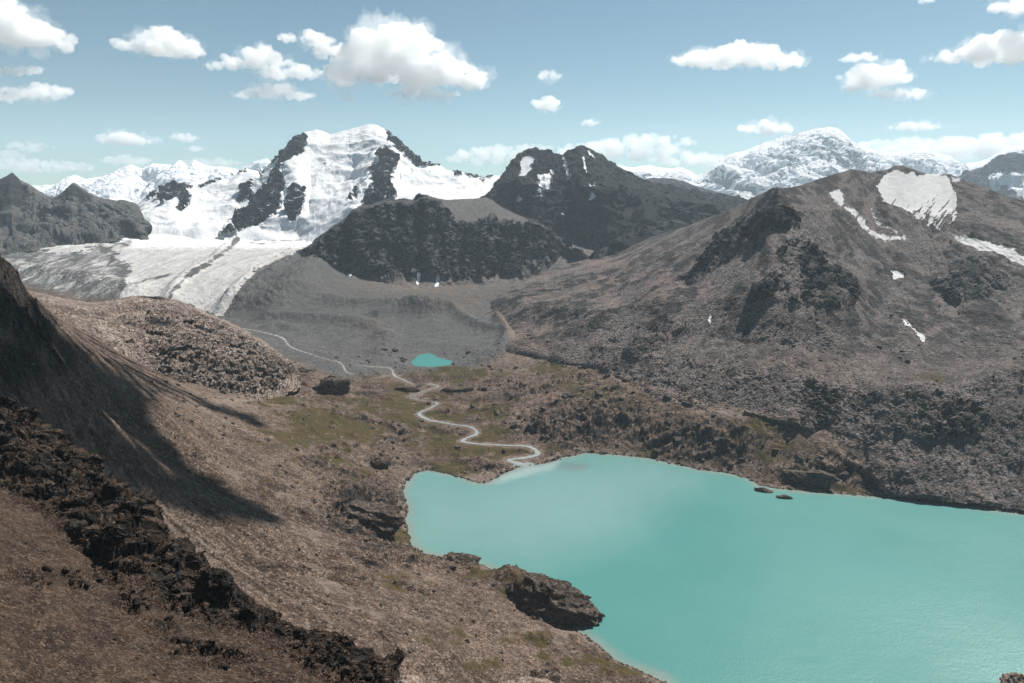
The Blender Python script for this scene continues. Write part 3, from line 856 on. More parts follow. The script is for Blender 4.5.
# glacier bulges: blocky ice on the face
q = [P[..., 0] / 120, P[..., 1] / 120, P[..., 2] / 60]
blk = fbm3([P[..., 0] / 230, P[..., 1] / 230, P[..., 2] / 170], 4, .42, True) + .14 * facets(P[..., 0] / 90, P[..., 1] / 90, P[..., 2] / 70) * sstep(40, -30, np.abs(px - 345) - 10)
P = P + normals(P) * ((1 - rock) * 24 * blk * np.clip(np.abs(py - py[k]) / 14, 0, 1))[..., None]
below = polymask(px, py, [(118, 226), (150, 226), (200, 232), (232, 236), (262, 230), (300, 228), (330, 222), (350, 214), (350, 260), (118, 260)], 3, nz, 4)
snow = np.clip((1 - rock), 0, 1) * (1 - .3 * below)
pks = emit('mountain', 'tall white glaciated peak with dark rock ribs above the glacier', P, dict(snow=np.maximum(snow, .55 * (1 - below) * sstep(.72, .9, normals(P)[..., 2])), cliff=np.clip(rock * 1.5, 0, 1), ice=.9 * below, tint=.5 * below), M_peak,
           [('snowfield', np.where((px < 262) & (snow > .5), 1.0, 0), 'snowy left shoulder above the glacier basin'), ('snowfield', np.where((px >= 262) & (px < 388) & (snow > .5), 1.0, 0), 'steep broken summit snow face'), ('snowfield', np.where((px >= 388) & (snow > .5), 1.0, 0), 'smooth snow saddle right of the summit')])

# twin dark rocky peaks
sk = [(455, 212), (470, 206), (486.5, 196.5), (500, 181.5), (508, 166.5), (516, 158), (520, 153), (534.7, 148), (539.6, 150.6), (548, 150), (553, 155), (563, 156.5), (568, 151.5), (573, 150), (581, 146.6), (593, 151.6), (604.5, 160), (619.5, 168), (633, 175), (646, 183), (656, 184), (672.6, 186.5), (689, 190), (709, 194), (729, 196.5), (742, 199), (775, 212), (810, 225)]
yc = [(455, 3050), (486, 3150), (516, 3300), (540, 3400), (562, 3350), (581, 3400), (646, 3550), (700, 3700), (810, 3800)]
ycf2 = lambda x: float(np.interp(x, [a for a, _ in yc], [b for _, b in yc]))
xs = pxr(455, 810, .8)
P, k = loft([[(455, 240, 2750), (540, 255, 2560), (600, 275, 2350), (650, 275, 2400), (810, 260, 2800)], [(455, 222, 2900), (486, 222, 2920), (520, 230, 2850), (550, 238, 2780), (570, 246, 2730), (606, 252, 2680), (640, 246, 2760), (700, 238, 2900), (810, 240, 3000)],
             [(455, 216, 2980), (486, 207, 3030), (508, 200, 3090), (522, 196, 3060), (534, 192, 3150), (548, 196, 3020), (562, 200, 3100), (581, 196, 2990), (597, 205, 2900), (615, 212, 3020), (640, 214, 3080), (665, 214, 3150), (690, 214, 3250), (742, 214, 3400), (810, 232, 3500)],
             [(455, 214, 3000), (486, 200, 3090), (516, 178, 3180), (534, 170, 3260), (545, 170, 3220), (562, 176, 3220), (581, 168, 3190), (600, 180, 3140), (625, 190, 3260), (660, 198, 3360), (700, 203, 3480), (810, 229, 3650)],
             [(x, y, ycf2(x)) for x, y in sk], [(x, y + 35, ycf2(x) + 300) for x, y in sk]], [10, 50, 34, 34, 6], xs, 3, 2, 3.4, 6.6)
px, py = project(P)
nz = fbm3([P[..., 0] / 60, P[..., 1] / 60, P[..., 2] / 60], 5, .62)
SNT = [[(523, 157), (528, 156), (535, 157.5), (534, 163), (530, 165), (532, 168.5), (527, 174), (525, 178), (520, 182), (518, 177), (521.5, 170), (520, 163)],
      [(536, 175), (549.6, 173), (554, 186.5), (547, 189), (543, 193), (534.7, 202), (534, 198), (538, 183)], [(518, 195), (521, 201.4), (519, 208), (516, 206)], [(486.5, 210), (488.5, 209), (492, 219.7), (490, 222)],
      [(582, 156), (584, 157), (587, 173), (585, 173)], [(592, 184), (594, 184), (597, 196), (594.5, 201), (593, 194)], [(565, 196), (568, 198), (571, 201), (563, 220), (562, 218), (567, 204)], [(586, 150.6), (590, 152), (595, 158), (592, 158)],
      [(562.5, 156.5), (565, 158), (571, 179), (569, 180), (564, 168)], [(549, 170), (552, 170), (557, 178), (554, 178)]]
nf = fbm3([P[..., 0] / 22, P[..., 1] / 22, P[..., 2] / 40], 5, .7)
ms = [polymask(px, py, p_, 1.0, nf, 2.2) for p_ in SNT]
snow = np.maximum.reduce(ms)
cl = np.clip(1 - .9 * polymask(px, py, [(455, 214), (486, 200), (505, 208), (530, 222), (560, 236), (610, 240), (620, 262), (455, 262)], 8, nz, 10), 0, 1)
cl = cl * (1 - .4 * polymask(px, py, [(560, 215), (580, 230), (606, 250), (600, 235), (575, 212)], 5, nz, 6))
P = displace(P, k, 34, 240, .4, cliff=cl * (1 - .8 * snow), camp=20, clam=120, taper=10, seed=44, zs=.45, low=.15, ribz=.35)
P = push(P, k, (95 * gully(P, 210, shear=.5, seed=7.7, o=4) + 34 * gully(P, 66, shear=-.35, seed=1.2, o=4)) * (.35 + .65 * cl), 22, .06)
px, py = project(P)
nf = fbm3([P[..., 0] / 16, P[..., 1] / 16, P[..., 2] / 40], 5, .75)
ms = [polymask(px, py, p_, .9, nf, 4.2 if len(p_) > 4 else 2.2) for p_ in SNT]
snow = np.maximum.reduce(ms)
P = displace(P, k, 0, 100, 0, cliff=cl * (1 - snow), camp=30, clam=60, taper=8, seed=47, low=.42)
emit('mountain', 'twin dark rocky peaks streaked with small snow patches', P, dict(snow=snow, cliff=np.maximum(crag(P, cl, .7), 0)), M_peak, [('snow_patch', m, None) for m in ms[:7]])

# grey buttress above the moraine
top = [(296, 251, 2440), (305, 248.5, 2430), (310, 246, 2430), (315, 239.6, 2440), (333, 228, 2460), (349.6, 218, 2470), (359.5, 208, 2480), (373, 204.7, 2490), (386, 201, 2490), (399, 200, 2490), (413, 201, 2490), (418, 196, 2500), (426, 195.7, 2500), (432, 199, 2490), (439, 209, 2465),
       (452, 222, 2430), (472, 226, 2410), (499, 225, 2420), (519, 229, 2420), (540, 231, 2440), (553, 237, 2470), (563, 248, 2510), (600, 254, 2600), (640, 262, 2650)]
rear = [(296, 251, 2470), (310, 246, 2460), (333, 228, 2500), (359.5, 208, 2520), (386, 201, 2530), (413, 201, 2530), (426, 195.7, 2540), (432, 197.5, 2560), (446, 200, 2700), (466, 199, 2850), (486, 197.5, 3000), (510, 207, 3000), (540, 224, 2900), (563, 240, 2780), (600, 252, 2700), (640, 262, 2700)]
xs = pxr(296, 640, .8)
P, k = loft([[(296, 268, 2280), (323, 285, 2170), (346, 292, 2130), (432, 293, 2110), (482, 296, 2080), (540, 285, 2180), (600, 272, 2380), (640, 272, 2500)],
             [(296, 258, 2390), (305, 258, 2370), (323, 273, 2310), (346, 279.5, 2275), (386, 279.5, 2255), (410, 276, 2270), (432, 279.5, 2250), (459, 283, 2230), (482, 283, 2240), (492, 274, 2300), (512, 279, 2270), (532, 270, 2330), (563, 256, 2460), (600, 257, 2560), (640, 265, 2600)],
             top, rear, [(x, y + 12, Y + 260) for x, y, Y in rear]], [16, 84, 34, 6], xs, 3, 1, .7, 9.2)
px, py = project(P)
nz = fbm3([P[..., 0] / 45, P[..., 1] / 45, P[..., 2] / 45], 5, .62)
cl = polymask(px, py, [(300, 254), (310, 245), (333, 227), (359.5, 207), (386, 200), (426, 194), (434, 199), (440, 209), (452, 221), (472, 225), (499, 224), (519, 228), (540, 230), (553, 236), (563, 249), (552, 262), (540, 274), (512, 282), (500, 276), (482, 285), (459, 285), (432, 281), (386, 282), (346, 282), (323, 275), (310, 260)], 3.5, nz, 6)
fan = fbm2(px / 7, px * 0 + 3.3, 3, .6)
stk = fbm2((px + .15 * py) / 4.5, (py - .15 * px) / 40, 4, .6) + .3 * nz
cl = cl * sstep(1.0, .45, blobs(px, py, [(408, 276, 7, 14, 1.2), (455, 284, 6, 9, .9), (491, 280, 8, 12, 1.1), (520, 283, 6, 9, 1), (370, 284, 7, 8, 1)]) + .25 * nz)
P = push(P, k, (34 * gully(P, 120, shear=.2, seed=5.5) + 14 * gully(P, 38, shear=-.12, seed=8.8)) * cl, 8, .15)
P = displace(P, k, 7, 160, .5, cliff=cl, camp=17, clam=105, taper=7, seed=81, zs=.35, low=.2)
P = displace(P, k, 0, 100, 0, cliff=cl, camp=9, clam=26, taper=7, seed=13, zs=.5, low=.2)
nf = fbm3([P[..., 0] / 16, P[..., 1] / 16, P[..., 2] / 24], 5, .7)
sn = [polymask(px, py, p_, .8, nf, 3) for p_ in ([(434, 289), (437.6, 277), (440, 280), (438.5, 287)], [(416, 284), (417.7, 279), (420, 281), (418, 286)], [(347, 281), (350, 277), (353, 280), (350, 283)], [(317, 289), (322, 291), (325, 292), (319, 292)])]
snow = np.maximum.reduce(sn)
tn = .8 * blobs(px, py, [(400, 287, 70, 5, 1), (500, 285, 40, 8, .7), (350, 285, 20, 5, .9), (590, 258, 40, 6, .8)])
emit('mountain', 'dark grey crumbling cliff buttress standing over the moraine', P, dict(snow=snow, cliff=crag(P, cl * (1 - .85 * sstep(.05, .35, stk)), .15, .82, .45), tint=tn), M_butt, [('snow_patch', m, None) for m in sn])

# right hand mountain
sk = [(440, 332), (470, 312), (500, 292), (545, 272), (570, 263), (590, 258.5), (600, 256), (616, 251), (626, 248), (652.6, 236), (686, 226), (719, 213), (742, 203), (747, 199), (760, 194), (767, 191), (773, 187.5), (779, 187), (784, 188), (797, 185.5), (807, 182), (830, 174.5), (850, 168), (860, 169), (870, 171), (887, 168),
      (895, 164), (899, 163.5), (905, 165), (917, 169), (922, 171), (930, 173), (950, 173), (966.5, 179.5), (983, 186), (996, 191), (1010, 197), (1024, 199.5), (1060, 207), (1100, 215), (1250, 235)]
yc = [(440, 1650), (470, 1800), (500, 2000), (545, 2280), (570, 2380), (616, 2450), (652, 2350), (686, 2250), (719, 2100), (742, 1950), (760, 1800), (779, 1690), (797, 1720), (830, 1860), (850, 1960), (870, 2020), (895, 2050), (917, 2070), (950, 2050), (983, 1950), (1024, 1880), (1100, 1800), (1250, 1700)]
ycr = lambda x: float(np.interp(x, [a for a, _ in yc], [b for _, b in yc]))
z_ = lambda v: ('z', v)
foot = [(440, 345, z_(36)), (470, 343, z_(40)), (500, 352, z_(44)), (520, 353, z_(48)), (560, 361, z_(52)), (603, 368, z_(58)), (653, 397, z_(55)), (706, 411, z_(55)), (742, 417, z_(52)), (792, 429, z_(50)), (817, 437, z_(42)), (843, 454, z_(33)), (863, 468, z_(20)), (880, 490, z_(6)), (890, 500, z_(-3)), (930, 504, z_(-3)), (983, 511, z_(-3)), (1024, 515.5, z_(-3)), (1100, 531, z_(-3)), (1250, 561, z_(-3))]
under = []
for (x, y, zz) in foot:
    p = at_z(x, y, zz[1])
    under.append((x, y + 9 if x < 880 else y + 8, z_(zz[1] - 16)))
xs = pxr(440, 1180, .8)
P, k = loft([under, foot,
             [(440, 340, 1560), (490, 330, 1690), (560, 347, 1450), (620, 352, 1290), (660, 345, 1250), (700, 366, 1130), (740, 372, 1080), (800, 384, 1015), (850, 392, 965), (900, 396, 925), (950, 391, 935), (976, 386, 950), (996, 378, 960), (1024, 367, 975), (1100, 345, 980), (1250, 330, 960)],
             [(440, 337, 1600), (490, 320, 1770), (560, 330, 1560), (620, 334, 1400), (700, 342, 1250), (800, 350, 1115), (900, 368, 1090), (960, 370, 1130), (1024, 357, 1160), (1100, 336, 1150), (1250, 320, 1100)],
             [(440, 335, 1620), (500, 307, 1850), (560, 312, 1650), (620, 315, 1500), (660, 300, 1460), (700, 300, 1400), (740, 300, 1310), (770, 302, 1240), (800, 306, 1205), (830, 306, 1200), (850, 312, 1240), (880, 318, 1330), (930, 312, 1400), (970, 302, 1400), (1000, 305, 1390), (1024, 308, 1380), (1250, 300, 1280)],
             [(440, 334, 1630), (500, 298, 1930), (560, 290, 1950), (620, 280, 1900), (660, 265, 1820), (700, 258, 1690), (720, 250, 1630), (745, 240, 1560), (772, 225, 1500), (790, 232, 1480), (810, 250, 1480), (840, 258, 1540), (880, 262, 1620), (930, 265, 1650), (960, 262, 1600), (985, 258, 1580), (1010, 268, 1560), (1024, 268, 1550), (1250, 268, 1450)],
             [(440, 333, 1640), (500, 295, 1970), (560, 276, 2150), (620, 262, 2150), (686, 240, 2000), (730, 224, 1840), (760, 209, 1690), (779, 203, 1580), (797, 204, 1610), (830, 203, 1720), (870, 204, 1840), (900, 205, 1880), (950, 208, 1890), (1000, 220, 1780), (1024, 225, 1730), (1250, 250, 1580)],
             [(x, y, ycr(x)) for x, y in sk], [(x, y + 22, ycr(x) + 420) for x, y in sk]], [8, 62, 22, 60, 60, 52, 44, 8], xs, 6, 6, 1.3, 12.1)
px, py = project(P)
nz = fbm3([P[..., 0] / 38, P[..., 1] / 38, P[..., 2] / 38], 5, .62)
CL = [([(772, 188), (779, 187), (786, 195), (793.7, 213), (797, 229.7), (777, 233), (750.5, 243), (735, 254), (717, 263), (704, 276), (690.6, 286), (687, 281), (700.6, 259.6), (727, 229.7), (750.5, 213), (762, 197)], 1),  # rocky left face of the pyramid, its shade also put into the dark colour
      ([(797, 240), (817, 256), (827, 270), (847, 288), (851, 305), (842, 311), (825, 306), (810, 310), (790, 306), (770, 301), (752, 305), (752, 296), (767, 286), (780, 269.6), (774, 256), (784, 244)], 1),
      ([(958, 267), (976.5, 261), (990, 266), (1000, 280), (1011, 289.5), (990, 293), (983, 303), (950, 306), (930, 293), (943, 279.5)], .85),
      ([(666, 320), (689, 333), (676, 372), (673, 390), (659, 386), (626, 356), (640, 340)], .5), ([(810, 383), (843.5, 396.5), (843, 410), (833.5, 423), (812, 432), (793.7, 426), (800, 400)], .6),
      ([(893, 396.5), (915, 393), (950, 400), (975, 408), (983, 420), (970, 440), (950, 440), (930, 446), (915, 440), (900, 415)], .6), ([(1000, 412), (1024, 405), (1024, 440), (1008, 450), (996, 425)], .6), ([(800, 470), (830, 478), (880, 486), (870, 495), (800, 490)], .6),
      ([(985, 180), (1024, 199), (1100, 214), (1100, 235), (1024, 215), (1000, 208), (976, 195)], .5), ([(855, 178), (880, 190), (890, 208), (870, 212), (856, 200), (848, 186)], .35), ([(893, 164), (917, 168), (922, 176), (896, 172)], .6), ([(560, 330), (600, 322), (610, 328), (575, 340)], .25), ([(590, 345), (620, 335), (625, 345), (596, 354)], .35)]
cl = np.zeros(px.shape)
for poly, s in CL:
    cl = np.maximum(cl, s * polymask(px, py, poly, 5, nz, 14))
RC = at_Y(872, 150, 2330)
stk = gully(P, 13, RC, seed=3.3)
g2, g3 = gully(P, 9, RC, seed=17.7), gully(P, 15, RC, seed=29.1)
nf2 = fbm3([P[..., 0] / 13, P[..., 1] / 13, P[..., 2] / 22], 4, .65)
cl = cl * sstep(-.5, .1, nz + .12 + .3 * (cl > .9) + .5 * nf2) * (1 - .62 * sstep(.15, .45, stk + .35 * nf2))
low = sstep(300, 400, py) * sstep(430, 560, px)
SNR = [[(896.7, 170), (905, 174), (913, 172), (917, 176), (928, 173.5), (946.5, 175.5), (950, 183), (956.5, 196.5), (956.5, 210), (955, 223), (940, 231.4), (923, 226.4), (903, 210), (883, 201.5), (877, 186.5), (883, 176.5)],
       [(838.5, 188), (843.5, 195), (845, 206.4), (855, 213), (863.5, 221), (872, 232), (885, 236), (905, 237), (908, 241), (890, 243), (876, 241), (860, 230), (843, 211), (833.5, 202), (828.6, 193)],
       [(888.4, 273), (903, 274.6), (905, 281), (891.7, 282)], [(899, 322), (905, 323), (913, 331), (926.6, 341), (921.6, 342.7), (911, 334), (901.7, 329.4)], [(709, 313), (713, 314), (711, 324.4), (708, 319.4)],
       [(952, 177), (961, 178), (959, 183), (953, 182)], [(950, 235.7), (966, 237), (983, 243), (1009, 250), (1024, 258), (1060, 270), (1060, 282), (1024, 271), (1000, 259), (976, 253), (960, 245)], [(866, 202), (872, 206), (880, 222), (886, 228), (900, 233), (895, 236), (878, 228)]]
amp_s = [1, .75, 1, 1, 1, .8, .62, .55]
nf = fbm3([P[..., 0] / 14, P[..., 1] / 14, P[..., 2] / 14], 5, .7)
ms = [s * polymask(px, py, p_, 1.0 if s == 1 else 3, nf, 5 if s == 1 else 7) for p_, s in zip(SNR, amp_s)]
st = fbm2((px + .75 * py) / 3.2, (py - .75 * px) / 34, 3, .6)
ms[0] = ms[0] * (1 - .8 * sstep(.0, .5, st + .014 * (py - 205) + .3 * nf + .25 * nz))
ms[1] = ms[1] * (1 - .5 * sstep(.0, .5, st))
snow = np.maximum.reduce(ms)
low = sstep(300, 400, py) * sstep(430, 560, px)
P[..., 2] -= 30 * sstep(520, 455, px)
P = push(P, k, (7 * stk + 6 * g2) * (1 - .8 * snow) + 16 * g3 * cl, 10, .12)
P = displace(P, k, 7, 120, .5, cliff=cl * (1 - snow), camp=15, clam=50, taper=9, seed=31, zs=.5, low=.2)
P = displace(P, k, .6 + 2.2 * low * (1 - .5 * polymask(px, py, [(850, 345), (1024, 330), (1100, 330), (1100, 350), (1024, 364), (976, 382), (900, 385), (850, 375)], 8)), 17, .5, cliff=cl * (1 - snow), camp=9, clam=20, taper=9, seed=61, zs=.8, low=.3)
red2 = fbm2((px - .5 * py) / 22 + 5, (py + .5 * px) / 60, 4, .6)
red = fbm2((px + 1.1 * py) / 16, (py - 1.1 * px) / 120, 3, .55)
tn = np.clip(sstep(-.1, .5, red) * polymask(px, py, [(500, 330), (545, 285), (616, 255), (700, 240), (720, 262), (690, 290), (640, 320), (580, 350), (540, 350)], 14) +
             .5 * sstep(.0, .4, nz) * polymask(px, py, [(850, 270), (950, 300), (1024, 300), (1024, 345), (900, 345), (860, 310)], 14) + .85 * sstep(.05, .4, -g3 + .25 * nf2 - .3 * red2) * sstep(400, 330, py) + blobs(px, py, [(590, 262, 45, 3.5, 1), (520, 345, 30, 14, .9), (800, 370, 60, 14, .45), (880, 475, 30, 14, .8), (850, 455, 20, 8, .7)]), 0, 1)
tn = np.maximum(tn, .9 * sstep(3.2, 1.2, poly_sd(px, py, [(603, 366), (619, 379), (653, 393), (684, 400), (717, 410), (750, 417), (794, 426), (817, 435), (843, 452), (863, 465)], False) + 1.5 * nz))
vg = blobs(px, py, [(930, 384, 26, 5, .7), (1015, 415, 10, 30, .35), (890, 470, 24, 8, .5), (760, 425, 34, 8, .6), (1010, 372, 16, 6, .35)])
emit('mountain', 'broad brown scree mountain with a large snowfield rising beyond the lake', P, dict(snow=snow, cliff=np.maximum(crag(P, np.clip(cl * 1.25, 0, 1), .5), (.62 - .2 * low) * sstep(.0, .45, g2 + .4 * red2 + .25 * nf2) * sstep(-.2, .3, nz + .2)), tint=tn, veg=vg), M_right,
     [('snowfield', ms[0], 'largest snowfield below the summit'), ('snow_patch', ms[1] * 1.4, 'dusty streaked snow left of the snowfield'), ('snow_patch', ms[2], None), ('snow_patch', ms[3], None), ('snow_patch', ms[4], None), ('snow_patch', ms[5], None)])
RIGHT = (P, px, py, cl, snow)

# knoll of pale ice-worn rock on the left
sk = [(-20, 286), (10, 288), (26.6, 290), (53, 296.5), (75, 301), (93, 303), (104, 302), (113, 300), (126, 297.5), (139.6, 296.5), (159.5, 297), (172, 299), (179.5, 301.5), (199, 310), (213, 316), (226, 321.5), (246, 331), (256, 337), (266, 343), (274, 349), (282.5, 356), (288, 360), (294, 366), (300, 374)]
yc = [(-20, 1050), (53, 1150), (93, 1200), (160, 1300), (226, 1300), (266, 1260), (300, 1200)]
yck = lambda x: float(np.interp(x, [a for a, _ in yc], [b for _, b in yc]))
xs = pxr(-20, 300, .7)
P, k = loft([[(-20, 345, 800), (60, 365, 820), (120, 385, 900), (200, 405, 960), (240, 410, 980), (283, 400, 1060), (300, 392, 1100)],
             [(-20, 335, 830), (60, 345, 860), (120, 372, 940), (160, 383, 985), (200, 394, 1010), (232, 400, 1020), (259, 394.6, 1045), (282.5, 384, 1110), (292, 372, 1170), (300, 378, 1160)],
             [(-20, 316, 920), (60, 326, 950), (93, 330, 980), (120, 338, 1020), (160, 340, 1080), (200, 350, 1110), (232, 362, 1120), (259, 366, 1135), (282, 371, 1150), (294, 369, 1180), (300, 376, 1180)],
             [(-20, 302, 985), (60, 308, 1040), (93, 312, 1080), (140, 310, 1150), (180, 316, 1190), (226, 335, 1200), (259, 350, 1190), (282, 363, 1180), (300, 375, 1190)],
             [(x, y, yck(x)) for x, y in sk], [(x, y + 10, yck(x) + 160) for x, y in sk], [(x, y + 24, yck(x) + 260) for x, y in sk]], [6, 40, 38, 34, 8, 4], xs, 4, 3, 1.0, 7.7)
px, py = project(P)
nz = fbm3([P[..., 0] / 22, P[..., 1] / 22, P[..., 2] / 22], 5, .62)
rk = np.clip(.35 + sstep(90, 170, px) * .5 + .8 * polymask(px, py, [(150, 350), (180, 352), (230, 365), (258, 378), (282, 372), (284, 385), (255, 397), (230, 400), (200, 392), (165, 378)], 6, nz, 8), 0, 1.3)
P = displace(P, k, 5.0, 70, .6, cliff=rk, camp=9, clam=34, taper=9, seed=3, zs=.8, low=.25)
P = displace(P, k, 1.2, 12, .6, cliff=rk, camp=2.2, clam=9, taper=9, seed=8, zs=1.6, low=.4)
sl = normals(P)[..., 2]
cl = sstep(.72, .45, sl) * np.clip(rk, 0, 1) * .8
vg = blobs(px, py, [(275, 352, 14, 8, .4), (120, 350, 40, 14, .3)])
KN = emit('hill', 'rounded knoll of pale brown cracked rock in front of the glacier', P, dict(cliff=cl, veg=vg, tint=.0), M_knoll, cat='hill')
KNOLL = (P, px, py, rk)

# spur and near slope below the camera
xs = np.concatenate([np.arange(-420, -20, 4.0), np.arange(-20, 1050, .9), np.arange(1050, 1500, 6.0)])
lower = [(-420, 330, 220), (-100, 440, 225), (0, 486, 222), (50, 518, 208), (80, 555, 190), (110, 579, 180), (140, 590, 178), (160, 612, 172), (186, 620, 170), (216, 632, 168), (239, 638, 168), (282, 650, 170), (306, 668, 164), (332, 682, 158), (383, 710, 145), (440, 760, 125), (520, 830, 105), (700, 900, 88), (1000, 920, 78), (1500, 920, 74)]
bot = [(-420, 600, 90), (-100, 660, 92), (0, 700, 92), (100, 700, 108), (200, 705, 122), (300, 715, 128), (400, 790, 100), (520, 880, 80), (700, 960, 66), (1000, 980, 60), (1500, 980, 58)]
b2 = [(-420, 900, 40), (0, 900, 46), (200, 900, 56), (400, 960, 55), (700, 1080, 44), (1000, 1090, 42), (1500, 1090, 42)]
b3 = [(-420, 1300, 14), (200, 1300, 18), (700, 1400, 18), (1500, 1400, 18)]
P, k = loft([[(x, 2600, 4.0) for x in (-420, 1500)], b3, b2, bot, lower, rib, [(x, y + 26, Y + 28) for x, y, Y in rib], [(x, y + 60, Y + 95) for x, y, Y in rib]], [10, 20, 30, 110, 110, 26, 8], xs, 5, 2, 2.0, 3.9)
K7 = P.copy()
# the back of the rib goes down into the slope
px, py = project(P)
nz = fbm3([P[..., 0] / 7, P[..., 1] / 7, P[..., 2] / 7], 5, .62)
RIBP = [(x, y - 8) for x, y, _ in rib if -150 < x < 420] + [(x, y) for x, y, _ in lower[::-1] if -150 < x < 400]
rk = polymask(px, py, RIBP, 8, nz, 16) * sstep(-.5, -.05, nz + .3 * fbm3([P[..., 0] / 22, P[..., 1] / 22, P[..., 2] / 12], 3) + .02)
band = sstep(17, 5, poly_sd(px, py, [(-60, 555), (0, 572), (40, 582), (83, 583), (115, 600), (150, 624), (180, 649), (216, 662), (246, 675), (270, 700)], False) + 9 * nz)
rk = np.clip(rk + .75 * band * sstep(-.1, .25, nz), 0, 1) * (P[..., 1] > 60)
rk[k + 1:] *= .6
P = displace(P, k, 1.6, 30, .5, cliff=rk, camp=9.5, clam=34, taper=5, seed=2, zs=.7, low=.6)
P = displace(P, k, .5, 6, .6, cliff=rk, camp=2.4, clam=6.5, taper=5, seed=22, zs=.9, low=.8)
P[:14] = K7[:14]
for r in range(14, 24):
    t = (r - 14) / 10
    P[r] = K7[r] * (1 - t) + P[r] * t
vg = np.zeros(px.shape)
cl = np.clip(rk * sstep(-.35, .1, nz) * .9, 0, 1)
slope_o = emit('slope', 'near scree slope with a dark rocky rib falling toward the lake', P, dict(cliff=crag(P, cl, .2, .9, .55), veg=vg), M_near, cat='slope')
NEAR = (P, px, py, rk)

# ------------------------------------------------------------------ water
def water_mat(name, c1, c2, silt_sheen, mouth, rad, bump=.25, rough=.16):
    m, nt = new_mat(name)
    b = NB(nt)
    P_ = b.pos()
    big = b.noise(P_, 1 / 260, 3, .5)
    col = b.mix(b.ramp(big, .35, .65), c1, c2)
    if mouth is not None:
        col = b.mix(b.math('MULTIPLY', b.attr('silt_sheen'), .8), col, silt_sheen)
        col = b.mix(b.math('MULTIPLY', b.attr('dark_spot'), .7), col, (.10, .13, .135))
        col = b.mix(b.math('MULTIPLY', b.attr('shallow'), .75), col, (.15, .175, .155))
    wv = b.noise(b.pos((1, .55, 1)), 1 / 1.7, 4, .7)
    wv2 = b.noise(b.pos((.6, 1, 1)), 1 / 14, 3, .55)
    gust = b.ramp(b.noise(P_, 1 / 120, 3, .6), .3, .7)
    h = b.math('ADD', b.math('MULTIPLY', wv, b.math('ADD', .5, gust)), b.math('MULTIPLY', wv2, .8))
    bp = b.n('ShaderNodeBump')
    bp.inputs['Strength'].default_value = bump
    bp.inputs['Distance'].default_value = 1.6
    b.l(h, bp.inputs['Height'])
    bs = b.n('ShaderNodeBsdfPrincipled')
    b.l(col, bs.inputs['Base Color'])
    bs.inputs['Roughness'].default_value = rough
    bs.inputs['IOR'].default_value = 1.33
    bs.inputs['Specular IOR Level'].default_value = .38
    b.l(bp.outputs[0], bs.inputs['Normal'])
    o = b.n('ShaderNodeOutputMaterial')
    b.l(bs.outputs[0], o.inputs['Surface'])
    return m


MOUTH = at_z(528, 466, 0)[:2]
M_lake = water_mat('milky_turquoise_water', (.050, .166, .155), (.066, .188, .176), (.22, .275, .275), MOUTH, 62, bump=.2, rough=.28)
M_tarn = water_mat('bright_turquoise_water', (.045, .18, .172), (.055, .2, .188), (.3, .3, .3), None, 1, bump=.1, rough=.2)
M_river = water_mat('silty_stream_water', (.17, .19, .188), (.25, .27, .268), (.3, .3, .3), None, 1, bump=.25, rough=.25)


def flat_poly(name, pts, z, grow, mat):
    p = np.asarray(pts, float)
    a = np.roll(p, -1, 0) - np.roll(p, 1, 0)
    n = np.stack([a[:, 1], -a[:, 0]], 1)
    n /= np.linalg.norm(n, axis=1)[:, None]
    area = (p[:, 0] * np.roll(p[:, 1], -1) - np.roll(p[:, 0], -1) * p[:, 1]).sum()
    p = p + n * (grow if area > 0 else -grow)
    bm = bmesh.new()
    f = bm.faces.new([bm.verts.new((x, y, z)) for x, y in p])
    f.normal_update()
    if f.normal.z < 0:
        f.normal_flip()
    bmesh.ops.triangulate(bm, faces=bm.faces[:])
    me = bpy.data.meshes.new(name)
    bm.to_mesh(me); bm.free()
    return add_obj(name, me, mat)


st = 2
LX, LY, LSD = GX[::st, ::st], GY[::st, ::st], SD[::st, ::st]
LP = np.stack([LX, LY, LX * 0], -1)
lpx, lpy = project(LP)
Fl = grid_faces(*LX.shape)
Fl = Fl[(LSD.ravel()[Fl].max(1) > -9) & (LY.ravel()[Fl].mean(1) < 1200)]
lnz = fbm2(LX / 26, LY / 26, 4, .6)
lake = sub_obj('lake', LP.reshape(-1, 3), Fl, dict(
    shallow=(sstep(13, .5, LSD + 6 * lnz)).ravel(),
    silt_sheen=np.maximum(polymask(lpx, lpy, [(484, 482), (500, 474), (522, 465), (547, 461), (560, 462), (556, 468), (535, 475), (508, 481), (494, 486)], 5, lnz, 5),
                    .45 * polymask(lpx, lpy, [(400, 470), (480, 478), (540, 460), (660, 454), (690, 480), (620, 530), (540, 560), (400, 560)], 40, lnz, 12)).ravel(),  # broad paler left part: sky-reflection gradient put into the water colour
    dark_spot=polymask(lpx, lpy, [(556, 466), (566, 462), (584, 463), (592, 466), (580, 470), (562, 470)], 3.5, lnz, 4).ravel()), M_lake)  # darker, greyer spot off the far shore
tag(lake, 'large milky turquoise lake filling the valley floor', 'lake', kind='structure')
tag(flat_poly('pond', TARN_W, TARN_Z, 5, M_tarn), 'small bright turquoise tarn at the foot of the moraine', 'pond', kind='structure')
RL = ['pale meltwater stream winding across the grey outwash plain', 'short side channel of pale meltwater by the outwash plain', 'pale silty stream meandering through turf into the lake']
